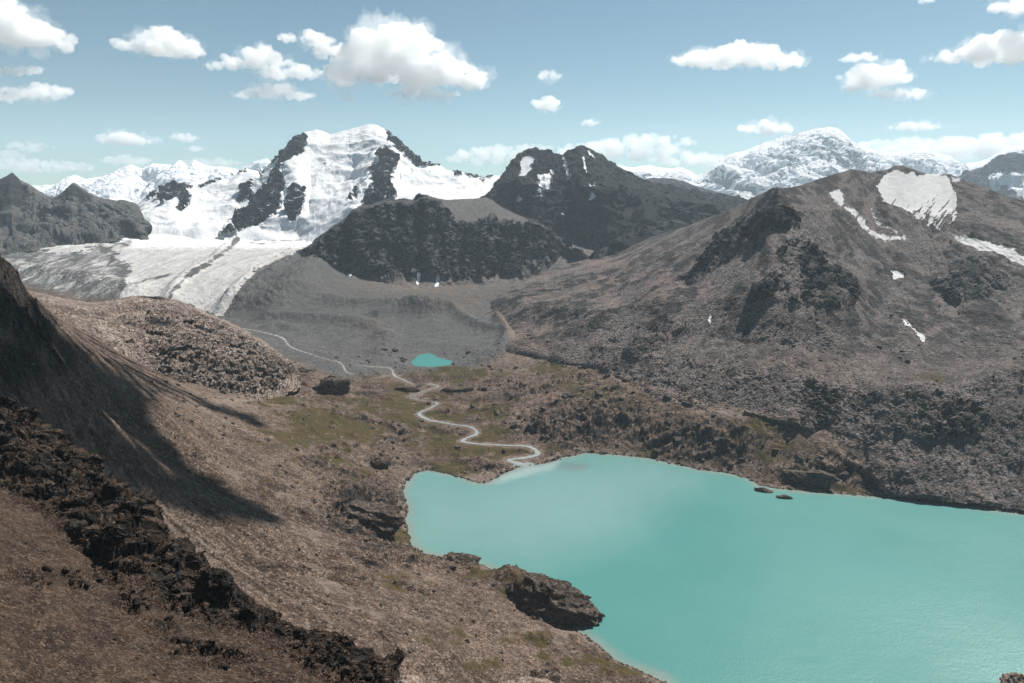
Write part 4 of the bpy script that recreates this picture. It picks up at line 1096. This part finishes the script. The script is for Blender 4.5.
for (x, y, z, w), lb in zip(RIV3, RL):
    tx, ty = np.gradient(x), np.gradient(y)
    L_ = np.hypot(tx, ty) + 1e-9
    nx, ny = -ty / L_, tx / L_
    wob = .78 + .8 * fbm2(x / 9, y / 9, 4, .7)
    rows = []
    for s in (-1, -.5, 0, .5, 1):
        rows.append(np.stack([x + nx * w * wob * s, y + ny * w * wob * s * 1.0, z + .05], 1))
    Vr = np.array(rows)
    o = add_obj('river', raw_mesh('river', Vr.reshape(-1, 3), grid_faces(5, len(x))), M_river)
    tag(o, lb, 'stream', kind='structure')

# ------------------------------------------------------------------ rocks
M_outcrop = rock_mat('brown_outcrop_rock', 1.6, (.075, .057, .045), (.175, .135, .108), (.32, .26, .215), cliff=(.05, .042, .036), vor=.5, strat=True, bump=1.0)
M_rock_dark = rock_mat('dark_boulder_rock', .6, (.02, .0165, .014), (.04, .033, .028), (.13, .105, .087), cliff=(.02, .018, .016), vor=.3, bump=.9)
M_rock = rock_mat('brown_boulder_rock', .9, (.085, .068, .058), (.15, .122, .102), (.26, .22, .185), vor=.3, bump=.9)
M_rock_pale = rock_mat('pale_pink_rock', .10, (.3, .22, .18), (.42, .33, .28), (.55, .48, .43), vor=.3, bump=.8)


def ico(sub):
    bm = bmesh.new()
    bmesh.ops.create_icosphere(bm, subdivisions=sub, radius=1)
    v = np.array([x.co[:] for x in bm.verts]); f = np.array([[x.index for x in p.verts] for p in bm.faces])
    bm.free()
    return v, f


def angular(v, seed, cuts=14, rough=.10, lo=.55):
    """Broken rock: a ball cut by random planes, then roughened."""
    r = np.random.default_rng(seed)
    d = r.normal(size=(cuts, 3)); d /= np.linalg.norm(d, axis=1)[:, None]
    h = r.uniform(lo, .95, cuts)
    dots = v @ d.T
    k = np.min(np.where(dots > 1e-3, h[None] / np.maximum(dots, 1e-3), 9), axis=1)
    out = v * np.minimum(k, 1)[:, None]
    n = fbm3([out[:, 0] * 2 + seed, out[:, 1] * 2, out[:, 2] * 2], 4, .6)
    return out * (1 + rough * n)[:, None]


ZA = lambda n: {}
IV, IF = ico(3)
PROTO = {}
for mn, mat in (('dark', M_rock_dark), ('brown', M_rock)):
    L_ = []
    for s in range(7):
        me = raw_mesh('rock', angular(IV, 40 + s + (9 if mn == 'dark' else 0), 13, .05, .42), IF, ZA(len(IV)), smooth=False)
        me.materials.append(mat)
        L_.append(me)
    PROTO[mn] = L_


BV, BF = ico(5)
PROTO['block'] = []
for s in range(7):
    v = angular(BV, 90 + s, 14, .16, .5)
    fb = facets(v[:, 0] * 2.2 + s, v[:, 1] * 2.2, v[:, 2] * 3.0) + .5 * facets(v[:, 0] * 6, v[:, 1] * 6 + s, v[:, 2] * 8)
    fin = fbm3([v[:, 0] * 7 + s, v[:, 1] * 7, v[:, 2] * 9], 4, .65, True)
    me = raw_mesh('rock', v * (1 + .11 * fb + .05 * fin)[:, None], BF, {}, smooth=False)
    me.materials.append(M_rock_dark)
    PROTO['block'].append(me)


def rock(kind, pos, size, label, group, seed, flat=.75, name='rock'):
    r = np.random.default_rng(seed)
    o = bpy.data.objects.new(name, PROTO[kind][seed % 7])
    COL.objects.link(o)
    o.location = pos
    o.scale = (size * r.uniform(.8, 1.35), size * r.uniform(.75, 1.2), size * flat * r.uniform(.75, 1.2))
    o.rotation_euler = (r.uniform(-.3, .3), r.uniform(-.3, .3), r.uniform(0, 6.28))
    tag(o, label, 'rock', group)
    return o


def pick(arr, w, n, seed):
    r = np.random.default_rng(seed)
    w = np.asarray(w, float).ravel()
    k = r.choice(len(w), n, replace=False, p=w / w.sum())
    return arr.reshape(-1, 3)[k]


# crags on the dark rib
Pn, pxn, pyn, rkn = NEAR
vis = (pxn > -30) & (pxn < 420) & (pyn < 690) & (Pn[..., 1] > 90)
vis[k + 2:] = False
w = np.where(vis, rkn ** 2 * np.where(pyn < np.interp(pxn, [x for x, _, _ in lower], [y for _, y, _ in lower]), 1.0, .0), 0)
for i, p in enumerate(pick(Pn, w, 95, 1)):
    s = p[1] / F * RNG.uniform(4, 11) * (1.25 if i % 5 == 0 else .8)
    rock('block', p - [0, 0, s * .1], s, 'dark jagged crag on the rocky rib of the near slope', 'dark crags along the rocky rib', i, .85)
w = np.where(vis, (rkn > .3) * np.where(pyn > np.interp(pxn, [x for x, _, _ in lower], [y for _, y, _ in lower]) + 4, 1.0, .0), 0)
for i, p in enumerate(pick(Pn, w, 70, 2)):
    s = p[1] / F * RNG.uniform(2.2, 6.5)
    rock('dark', p + [0, 0, s * .1], s, 'loose dark boulder in the lower boulder band on the near scree', 'dark boulders strewn on the near scree', i + 200, .75)
for i, p in enumerate(pick(Pn, np.where(vis, rkn ** 3 * (pyn < np.interp(pxn, [x for x, _, _ in lower], [y for _, y, _ in lower]) - 6), 0), 16, 31)):
    s = p[1] / F * RNG.uniform(11, 20)
    rock('block', p - [0, 0, s * .25], s, 'big dark block of the rocky rib on the near slope', 'big dark blocks of the rocky rib', i + 150, 1.0)
# boulders on the bench, the left bank and the right slope
gv = (GZ > .6) & (BANK < .1) & (td < -10) & (PX > 270) & (PX < 900) & (PY < 690) & (GY < 1400) & (PY > 362)
w = np.where(gv & (PX > 470), ROCKY ** 2, 0)
for i, p in enumerate(pick(GP, w, 62, 3)):
    s = p[1] / F * RNG.uniform(1.8, 6)
    rock('brown', p, s, 'brown boulder on the rocky bench along the far lake shore', 'boulders on the bench along the lake', i + 300, .7)
w = np.where(gv & (PX < 470) & (PY > 400), ROCKY ** 1.5, 0)
for i, p in enumerate(pick(GP, w, 45, 4)):
    s = p[1] / F * RNG.uniform(1.6, 4.2)
    rock('brown', p, s, 'brown boulder among the turf on the bank left of the lake', 'boulders on the left bank', i + 400, .7)


# larger named outcrops
def outcrop(name, label, center, radii, seed, mat, rot=0, cuts=18, rough=.16, sub=6, lo=.6, dirs=None, veg=False, strat=.0, lean=.0):
    v, f = ico(sub)
    o_ = angular(v, seed, cuts, rough, lo)
    q = o_ * np.array(radii)
    lam = max(radii)
    if strat:
        sc = fbm3([(q[:, 0] * .3) / lam * 2, (q[:, 1] * .3) / lam * 2, (q[:, 2] + .35 * q[:, 0]) / lam * 9], 4, .6, True)
        q = q * (1 + strat * sc)[:, None]
    fin = fbm3([q[:, 0] / lam * 7, q[:, 1] / lam * 7, q[:, 2] / lam * 9], 5, .65, True)
    L_ = lam * .42
    fb = facets(q[:, 0] / L_, q[:, 1] / L_, q[:, 2] / L_ * 1.6 + seed) + .5 * facets(q[:, 0] / L_ * 2.7, q[:, 1] / L_ * 2.7 + seed, q[:, 2] / L_ * 4)
    q = q * (1 + .05 * fin + .085 * fb)[:, None]
    q[:, 1] -= lean * q[:, 2]
    c, s = math.cos(rot), math.sin(rot)
    q = np.stack([q[:, 0] * c - q[:, 1] * s, q[:, 0] * s + q[:, 1] * c, q[:, 2]], 1)
    A = {}
    if veg:
        A['veg'] = .55 * sstep(.3, .9, o_[:, 2]) * sstep(.3, -.6, o_[:, 0])
    A['cliff'] = sstep(.0, -.5, o_[:, 2]) * .4  # darker toward the underside of the outcrop
    me = raw_mesh(name, q, f, A, smooth=True)
    o = add_obj(name, me, mat)
    o.location = center
    return tag(o, label, 'rock')


def base_pt(px, py, dz=0):
    p = gz(px, py)
    return (p[0], p[1], ground_at(p[0], p[1]) + dz)


kp = at_z(549, 606, 2)
outcrop('rock_outcrop', 'big domed rock headland with a shadowed face jutting into the lake', (kp[0] + 1, kp[1] + 5, -4), (50, 32, 34), 11, M_outcrop, rot=-.45, cuts=22, rough=.16, lo=.8, veg=True, strat=.05, lean=.45)
outcrop('rock_outcrop', 'isolated pale topped crag standing alone above the turf by the stream', base_pt(332, 393, 5), (36, 25, 22), 23, M_outcrop, rot=.2, strat=.05, lean=.3, rough=.25)
outcrop('rock_outcrop', 'dark cracked outcrop on the bank just left of the lake', base_pt(368, 522, 4), (40, 28, 21), 31, M_outcrop, rot=-.4, strat=.05, lean=.35, rough=.3)
outcrop('rock_outcrop', 'low rounded outcrop in the turf behind the head of the lake', base_pt(382, 466, 1), (17, 12, 8), 37, M_outcrop, rot=.1, strat=.05)
outcrop('rock_outcrop', 'low mossy outcrop at the water beside the domed headland', base_pt(462, 566, 1), (20, 12, 6), 41, M_outcrop, rot=-.3, veg=True, strat=.05)
outcrop('rock_outcrop', 'dark slabby outcrop on the flat behind the stream', base_pt(405, 391, 1), (30, 10, 7), 43, M_outcrop, rot=.05, strat=.05)
outcrop('rock_outcrop', 'long dark slab between the stream loop and the tarn', base_pt(456, 392, 1), (32, 12, 7), 47, M_outcrop, rot=.1, strat=.05)
outcrop('rock_outcrop', 'small dark outcrop beside the worn track near the knoll', base_pt(302, 373, 2), (14, 10, 8), 53, M_outcrop, strat=.05)
outcrop('rock_outcrop', 'striped dark slab outcrop at the far shore behind the islets', base_pt(812, 484, 4), (34, 16, 12), 59, M_outcrop, rot=-.45, strat=.06)
p = at_z(763, 491, 0)
outcrop('rock_islet', 'longer flat rock islet in the lake near the far shore', (p[0], p[1], 0), (15, 6, 5.5), 61, M_outcrop, rot=-.35, sub=5, rough=.35)
p = at_z(783, 498, 0)
outcrop('rock_islet', 'shorter flat rock islet farther from the far shore', (p[0], p[1], 0), (11, 4.6, 4.2), 67, M_outcrop, rot=-.3, sub=5, rough=.35)

# pale rocks right below the camera
for (qx, qy, Y, rx, ry, rz, sd, lb) in ((409, 686, 24, .75, .6, .75, 71, 'pale pinkish pointed rock tip poking up beside the end of the dark rib'),
                                        (523, 689, 23, 1.6, .8, .85, 73, 'broad pale pinkish rock top poking up below the turf patch'),
                                        (1024, 682, 22, .75, .6, .7, 79, 'pale rock tip poking up in front of the open lake')):
    c = at_Y(qx, qy, Y)
    o = outcrop('rock', lb, (c[0], c[1], c[2] - rz * .55), (rx, ry, rz), sd, M_rock_pale, sub=5, cuts=12, rough=.12)

# ------------------------------------------------------------------ uncountable rubble
RV, RF = ico(1)
variants = [angular(RV, 500 + i, 9, .2, .5) for i in range(8)]


def rubble(name, label, pts, sizes, mat, seed, flat=.7):
    r = np.random.default_rng(seed)
    n = len(pts)
    ang = r.uniform(0, 6.28, n)
    Vs = np.zeros((n, len(RV), 3)); idx = r.integers(0, 8, n)
    base_ = np.array(variants)[idx]
    base_ = base_ * (sizes[:, None, None] * r.uniform(.6, 1.3, (n, 1, 3)) * np.array([1, 1, flat]))
    c, s = np.cos(ang)[:, None], np.sin(ang)[:, None]
    Vs[..., 0] = base_[..., 0] * c - base_[..., 1] * s
    Vs[..., 1] = base_[..., 0] * s + base_[..., 1] * c
    Vs[..., 2] = base_[..., 2]
    Vs += pts[:, None]
    Fr = (RF[None] + (np.arange(n) * len(RV))[:, None, None]).reshape(-1, 3)
    o = add_obj(name, raw_mesh(name, Vs.reshape(-1, 3), Fr, ZA(n * len(RV)), smooth=False), mat)
    return tag(o, label, 'rubble', kind='stuff')


w = np.where((GZ > .5) & (PX > 150) & (PX < 910) & (PY < 690) & (GY < 1500) & (GY > 400), (.15 + ROCKY) * (1 - .75 * VEG) * (BANK < .25) * (td < -8), 0)
pts = pick(GP, w, 6500, 11)
rubble('rubble', 'brown stones scattered over the valley ground and lake banks', pts, pts[:, 1] / F * np.minimum(RNG.pareto(2.4, len(pts)) * .9 + .6, 4.0), M_rock, 1)
w = np.where((SD < 0) & (SD > -6) & (GY < 1000) & (PX > 380) & (PX < 1040) & (PY < 690), np.exp(-((SD + 2.0) / 2.2) ** 2), 0) + .25 * ((SD > 0) & (SD < 4) & (GY < 1000) & (PX > 380) & (PX < 1040) & (PY < 690) & (n2 > .1))
pts = pick(GP, w, 1500, 15)
rubble('rubble', 'stones lying along the waterline of the turquoise lake', pts, pts[:, 1] / F * np.minimum(RNG.pareto(2.2, len(pts)) * .7 + .5, 2.8), M_rock, 5)
Pr, pxr_, pyr, clr, snr = RIGHT
w = np.where((pyr > 300) & (pxr_ > 520) & (pxr_ < 1040), (.2 + sstep(330, 400, pyr) + clr) * (snr < .2), 0) * (1 - .85 * polymask(pxr_, pyr, [(850, 345), (1024, 330), (1024, 364), (976, 382), (900, 385), (850, 375)], 8))
pts = pick(Pr, w, 5500, 12)
rubble('rubble', 'grey brown blocks scattered over the lower scree of the brown mountain', pts, pts[:, 1] / F * np.minimum(RNG.pareto(2.6, len(pts)) * .7 + .5, 2.8), M_rock, 2)
w = np.where((pxn > -40) & (pxn < 420) & (pyn > 480) & (pyn < 700) & (Pn[..., 1] > 60), .25 + rkn, 0)
pts = pick(Pn, w, 5200, 13)
rubble('rubble', 'dark stones scattered on the near scree slope', pts, pts[:, 1] / F * np.minimum(RNG.pareto(2.4, len(pts)) * .7 + .45, 3.0), M_rock_dark, 3)

# ------------------------------------------------------------------ clouds
def cloud_mat(name, dens, aniso=.25):
    m, nt = new_mat(name)
    b = NB(nt)
    v = b.n('ShaderNodeVolumePrincipled')
    v.inputs['Color'].default_value = (1, 1, 1, 1)
    v.inputs['Density'].default_value = dens
    v.inputs['Anisotropy'].default_value = aniso
    o = b.n('ShaderNodeOutputMaterial')
    b.l(v.outputs[0], o.inputs['Volume'])
    return m


M_cloud = cloud_mat('cloud_vapour', .0048)
M_wisp = cloud_mat('cloud_wisp_vapour', .0007)
M_thin = cloud_mat('thin_cloud_vapour', .0016)
M_shade = cloud_mat('thick_cloud_vapour', .5)
SV, SF = ico(3)


def cloud(label, lobes, Y, mat=None, vox=None, seed=0, group=None, puff=5, kind=None, name='cloud', rough=.85, wisp=None):
    """lobes: (px, py, rx, ry) in picture units at distance Y; each becomes a heap of puffs with a flat base."""
    if wisp is None:
        wisp = mat is None
    r = np.random.default_rng(seed)
    VV, FF, n = [], [], 0
    sc = Y / F
    for (lx, ly, rx, ry) in lobes:
        c = at_Y(lx, ly, Y)
        cnt = max(3, int(puff * max(rx / ry, 1) * 2.2))
        for i in range(cnt):
            t = r.uniform(-1, 1)
            env = math.sqrt(max(0, 1 - t * t))
            rad = ry * r.uniform(.28, .62) * (.45 + .55 * env)
            off = np.array([t * (rx - rad * .6), r.uniform(-1, 1) * ry * .8, 0])
            off[2] = r.uniform(-.55, .75) * max(ry * env - rad * .5, 0)
            if off[2] < -ry * .35:
                off[2] = -ry * .35
            v = SV * rad * np.array([1.15, 1.0, .85])
            VV.append((v + off) * sc + c)
            FF.append(SF + n); n += len(SV)
    me = raw_mesh(name, np.concatenate(VV), np.concatenate(FF))
    o = add_obj(name, me, mat or M_cloud)
    md = o.modifiers.new('r', 'REMESH')
    md.mode = 'VOXEL'
    md.voxel_size = vox or sc * .8
    dg = bpy.context.evaluated_depsgraph_get()
    me2 = bpy.data.meshes.new_from_object(o.evaluated_get(dg))
    o.modifiers.clear()
    o.data = me2
    bpy.data.meshes.remove(me)
    nv = len(me2.vertices)
    co = np.empty(nv * 3, np.float32); no = np.empty(nv * 3, np.float32)
    me2.vertices.foreach_get('co', co); me2.vertices.foreach_get('normal', no)
    co = co.reshape(-1, 3).astype(float); no = no.reshape(-1, 3)
    ry = float(np.mean([l[3] for l in lobes])) * sc
    q = co / (ry * .55)
    d = fbm3([q[:, 0] + seed, q[:, 1], q[:, 2]], 5, .62) * rough + .34 * fbm3([q[:, 0] * 3.5, q[:, 1] * 3.5 + seed, q[:, 2] * 3.5], 4, .7)
    co = co + no * (d * ry * .55)[:, None]
    me2.vertices.foreach_set('co', co.astype(np.float32).ravel())
    me2.update()
    if not me2.materials:
        me2.materials.append(mat or M_cloud)
    if wisp:
        lw = [(lx + r.uniform(-.25, .25) * rx, ly - r.uniform(-.25, .35) * ry, rx * 1.05, ry * 1.12) for lx, ly, rx, ry in lobes]
        c_ = cloud(None, lw, Y, M_wisp, vox or sc * 1.0, seed + 60, puff=puff, rough=1.9, wisp=False, name='wisp')
        c_.parent = o
    tag(o, label, 'cloud' if label else None, group, kind)
    return o


CL_ = 14500
cloud('large bright cloud running off the top left corner of the sky', [(-4, 28, 40, 24), (24, 34, 30, 18), (50, 40, 28, 11), (8, 12, 22, 16)], CL_, seed=1)
cloud('thin ragged cloud strip between two bigger clouds at the left edge', [(8, 72, 32, 6), (30, 70, 14, 5)], CL_, seed=2)
cloud('long flat based cloud at the left edge under the ragged strip', [(10, 95, 44, 9), (46, 93, 28, 10)], CL_, seed=3)
cloud('compact oval cloud standing alone in the upper left sky', [(158, 47, 42, 13), (163, 39, 20, 12), (190, 53, 14, 7)], CL_, seed=4)
cloud('long lumpy cloud above the flat based cloud left of the biggest cloud', [(258, 60, 30, 12), (228, 66, 22, 6), (290, 72, 30, 10), (262, 54, 16, 10)], CL_, seed=5)
cloud('flat based cloud directly beneath the long lumpy cloud', [(274, 95, 38, 8), (275, 89, 22, 8)], CL_, seed=6)
cloud('ragged curved wisp touching the biggest cloud on its left', [(318, 40, 16, 10), (328, 54, 14, 10)], CL_, seed=7)
cloud('biggest bright cumulus cloud above the white peak', [(380, 52, 44, 24), (420, 70, 48, 24), (452, 78, 34, 16), (360, 72, 34, 20), (425, 94, 34, 8), (420, 30, 12, 7), (400, 44, 40, 20)], CL_, seed=8)
cloud('tiny cloud puff left of the ragged curved wisp', [(287, 38, 9, 6)], CL_, seed=9)
cloud('tiny cloud scrap under the left end of the biggest cloud', [(348, 99, 9, 5)], CL_, seed=10)
cloud('small ragged scrap of cloud high above the twin peaks', [(549, 76, 11, 7)], CL_, seed=11)
cloud('small oval cloud just under the ragged scrap above the twin peaks', [(546, 104, 14, 9)], CL_, seed=12)
cloud('oval flat based cloud high above the low dark blue ridge', [(738, 60, 64, 11), (742, 52, 32, 12), (700, 60, 26, 10), (775, 64, 26, 8)], CL_, seed=13)
cloud('rounded cloud with a ragged top above the far massif', [(880, 76, 36, 16), (902, 94, 28, 7), (856, 86, 18, 8), (860, 58, 18, 6)], CL_, seed=14)
cloud('large flat based cloud running off the right edge of the sky', [(995, 52, 44, 17), (1020, 46, 40, 18), (946, 59, 16, 6), (970, 54, 22, 12)], CL_, seed=15)
cloud('cloud cut off by the top right corner', [(1010, 8, 18, 9), (1030, 2, 20, 12)], CL_, seed=16)
cloud('tiny cloud puff at the top edge of the sky', [(927, 1, 8, 4)], CL_, seed=17)
Y2 = 21000
cloud('low oval cloud above the far left snow range', [(130, 140, 32, 8), (118, 137, 18, 7)], Y2, seed=20)
cloud('small slanting cloud right of the low oval cloud', [(184, 138, 14, 6), (194, 149, 9, 4)], Y2, seed=21)
cloud('small faint cloud midway between the white peak and the twin peaks', [(590, 124, 9, 5)], Y2, seed=22)
cloud('low soft cloud just left of the far massif summit', [(762, 129, 24, 9), (786, 130, 10, 6)], Y2, seed=23)
cloud('low flat cloud right of the far massif summit', [(915, 127, 26, 6)], Y2, seed=24)
cloud('small low cloud at the left edge above the dark peaks', [(30, 147, 24, 7), (4, 156, 20, 7)], Y2, seed=25, mat=M_thin)
Y3 = 33000
cloud('pale low cloud bank along the skyline above the snow saddle', [(490, 158, 42, 12), (520, 150, 50, 7), (600, 146, 24, 7)], Y3, seed=30, mat=M_thin)
cloud('pale low cloud bank behind the right shoulder of the twin peaks', [(620, 152, 60, 13), (650, 142, 44, 9), (690, 160, 40, 10)], Y3, seed=31, mat=M_thin)
cloud('pale low cloud bank on the skyline right of the far massif', [(900, 148, 60, 10), (960, 150, 80, 14), (1010, 140, 50, 9), (1040, 150, 50, 14)], Y3, seed=32, mat=M_thin)
cloud('pale low cloud bank behind the far left snow range', [(50, 168, 50, 8), (128, 161, 26, 7), (210, 163, 30, 6), (20, 163, 40, 6)], Y3, seed=33, mat=M_thin)

# the cloud overhead whose shadow falls on the left slope
HZ = 1900.0
lob = []
SV2, SF2 = ico(2)
SHP = [(-20, 296), (8, 300), (30, 316), (50, 312), (70, 306), (92, 314), (110, 335), (140, 352), (158, 372), (200, 396), (235, 408), (268, 420), (262, 428), (225, 418), (185, 405), (160, 400), (146, 408), (150, 425), (170, 440), (176, 462), (215, 484), (250, 500), (292, 520),
       (250, 525), (200, 514), (150, 500), (110, 478), (70, 446), (40, 430), (-20, 412)]
for qx in range(-16, 300, 8):
    for qy in range(296, 530, 8):
        if poly_sd(np.array([float(qx)]), np.array([float(qy)]), SHP)[0] > 2:
            p = gz(qx, qy)
            lob.append((p + SUN * (HZ - p[2]) / SUN[2], 9 + 10 * random.random()))
VV, FF = [], []
for i, (p, r_) in enumerate(lob):
    VV.append(SV2 * r_ * np.array([1, 1, .8]) + p); FF.append(SF2 + i * len(SV2))
me = raw_mesh('cloud', np.concatenate(VV), np.concatenate(FF))
o = add_obj('cloud', me, M_shade)
md = o.modifiers.new('r', 'REMESH'); md.mode = 'VOXEL'; md.voxel_size = 4
me2 = bpy.data.meshes.new_from_object(o.evaluated_get(bpy.context.evaluated_depsgraph_get()))
o.modifiers.clear(); o.data = me2
nv = len(me2.vertices)
co = np.empty(nv * 3, np.float32); no = np.empty(nv * 3, np.float32)
me2.vertices.foreach_get('co', co); me2.vertices.foreach_get('normal', no)
co, no = co.reshape(-1, 3), no.reshape(-1, 3)
co = co + no * (12 * fbm3([co[:, 0] / 34, co[:, 1] / 34, co[:, 2] / 34], 4, .6))[:, None]
me2.vertices.foreach_set('co', co.astype(np.float32).ravel())
me2.update()
if not me2.materials:
    me2.materials.append(M_shade)
tag(o, 'cloud hanging overhead that casts the dark shadow on the left slope', 'cloud')

# ------------------------------------------------------------------ haze
HT = 1640.0
bm = bmesh.new()
bmesh.ops.create_cube(bm, size=1)
me = bpy.data.meshes.new('haze')
bm.to_mesh(me); bm.free()
hz = add_obj('haze', me)
hz.scale = (29000, 15400, HT + 30)
hz.location = (0, 15400 / 2 - 300, (HT - 30) / 2)
m, nt = new_mat('pale_mountain_air')
b = NB(nt)
v = b.n('ShaderNodeVolumePrincipled')
v.inputs['Color'].default_value = (.72, .87, 1.0, 1)
v.inputs['Density'].default_value = 3.7e-5
v.inputs['Anisotropy'].default_value = .1
b.l(v.outputs[0], b.n('ShaderNodeOutputMaterial').inputs['Volume'])
me.materials.append(m)
tag(hz, 'thin bluish air haze softening the far mountains', 'haze', kind='stuff')

# ------------------------------------------------------------------ light, sky, camera
w = bpy.data.worlds.new('World')
SC.world = w
w.use_nodes = True
nt = w.node_tree
bg = nt.nodes['Background']
sky = nt.nodes.new('ShaderNodeTexSky')
sky.sky_type = 'NISHITA'
sky.sun_disc = False
sky.sun_elevation = SUN_EL
sky.sun_rotation = SUN_AZ
sky.altitude = 2500
sky.air_density = 1.0
sky.dust_density = 1.7
sky.ozone_density = .6
tn_ = nt.nodes.new('ShaderNodeMix'); tn_.data_type = 'RGBA'; tn_.blend_type = 'MULTIPLY'
tn_.inputs['Factor'].default_value = 1
tn_.inputs[7].default_value = (.81, .985, .86, 1)
nt.links.new(sky.outputs[0], tn_.inputs[6])
nt.links.new(tn_.outputs[2], bg.inputs['Color'])
bg.inputs['Strength'].default_value = .0515
sun = bpy.data.lights.new('sun', 'SUN')
sun.energy = 5.0
sun.angle = math.radians(.53)
sun.color = (1, .945, .87)
so = bpy.data.objects.new('sun', sun)
COL.objects.link(so)
from mathutils import Vector
so.rotation_euler = Vector(SUN).to_track_quat('Z', 'Y').to_euler()

cam = bpy.data.cameras.new('camera')
cam.sensor_width = 36
cam.lens = F / 1024 * 36
cam.clip_start = .5
cam.clip_end = 120000
co_ = bpy.data.objects.new('camera', cam)
COL.objects.link(co_)
co_.location = (0, 0, E)
co_.rotation_euler = (math.pi / 2 - TH, 0, 0)
SC.camera = co_
SC.view_settings.view_transform = 'Standard'
SC.view_settings.look = 'None'
SC.view_settings.exposure = .88
SC.cycles.max_bounces = 14
SC.cycles.diffuse_bounces = 2
SC.cycles.glossy_bounces = 2
SC.cycles.volume_bounces = 14
SC.cycles.use_denoising = True
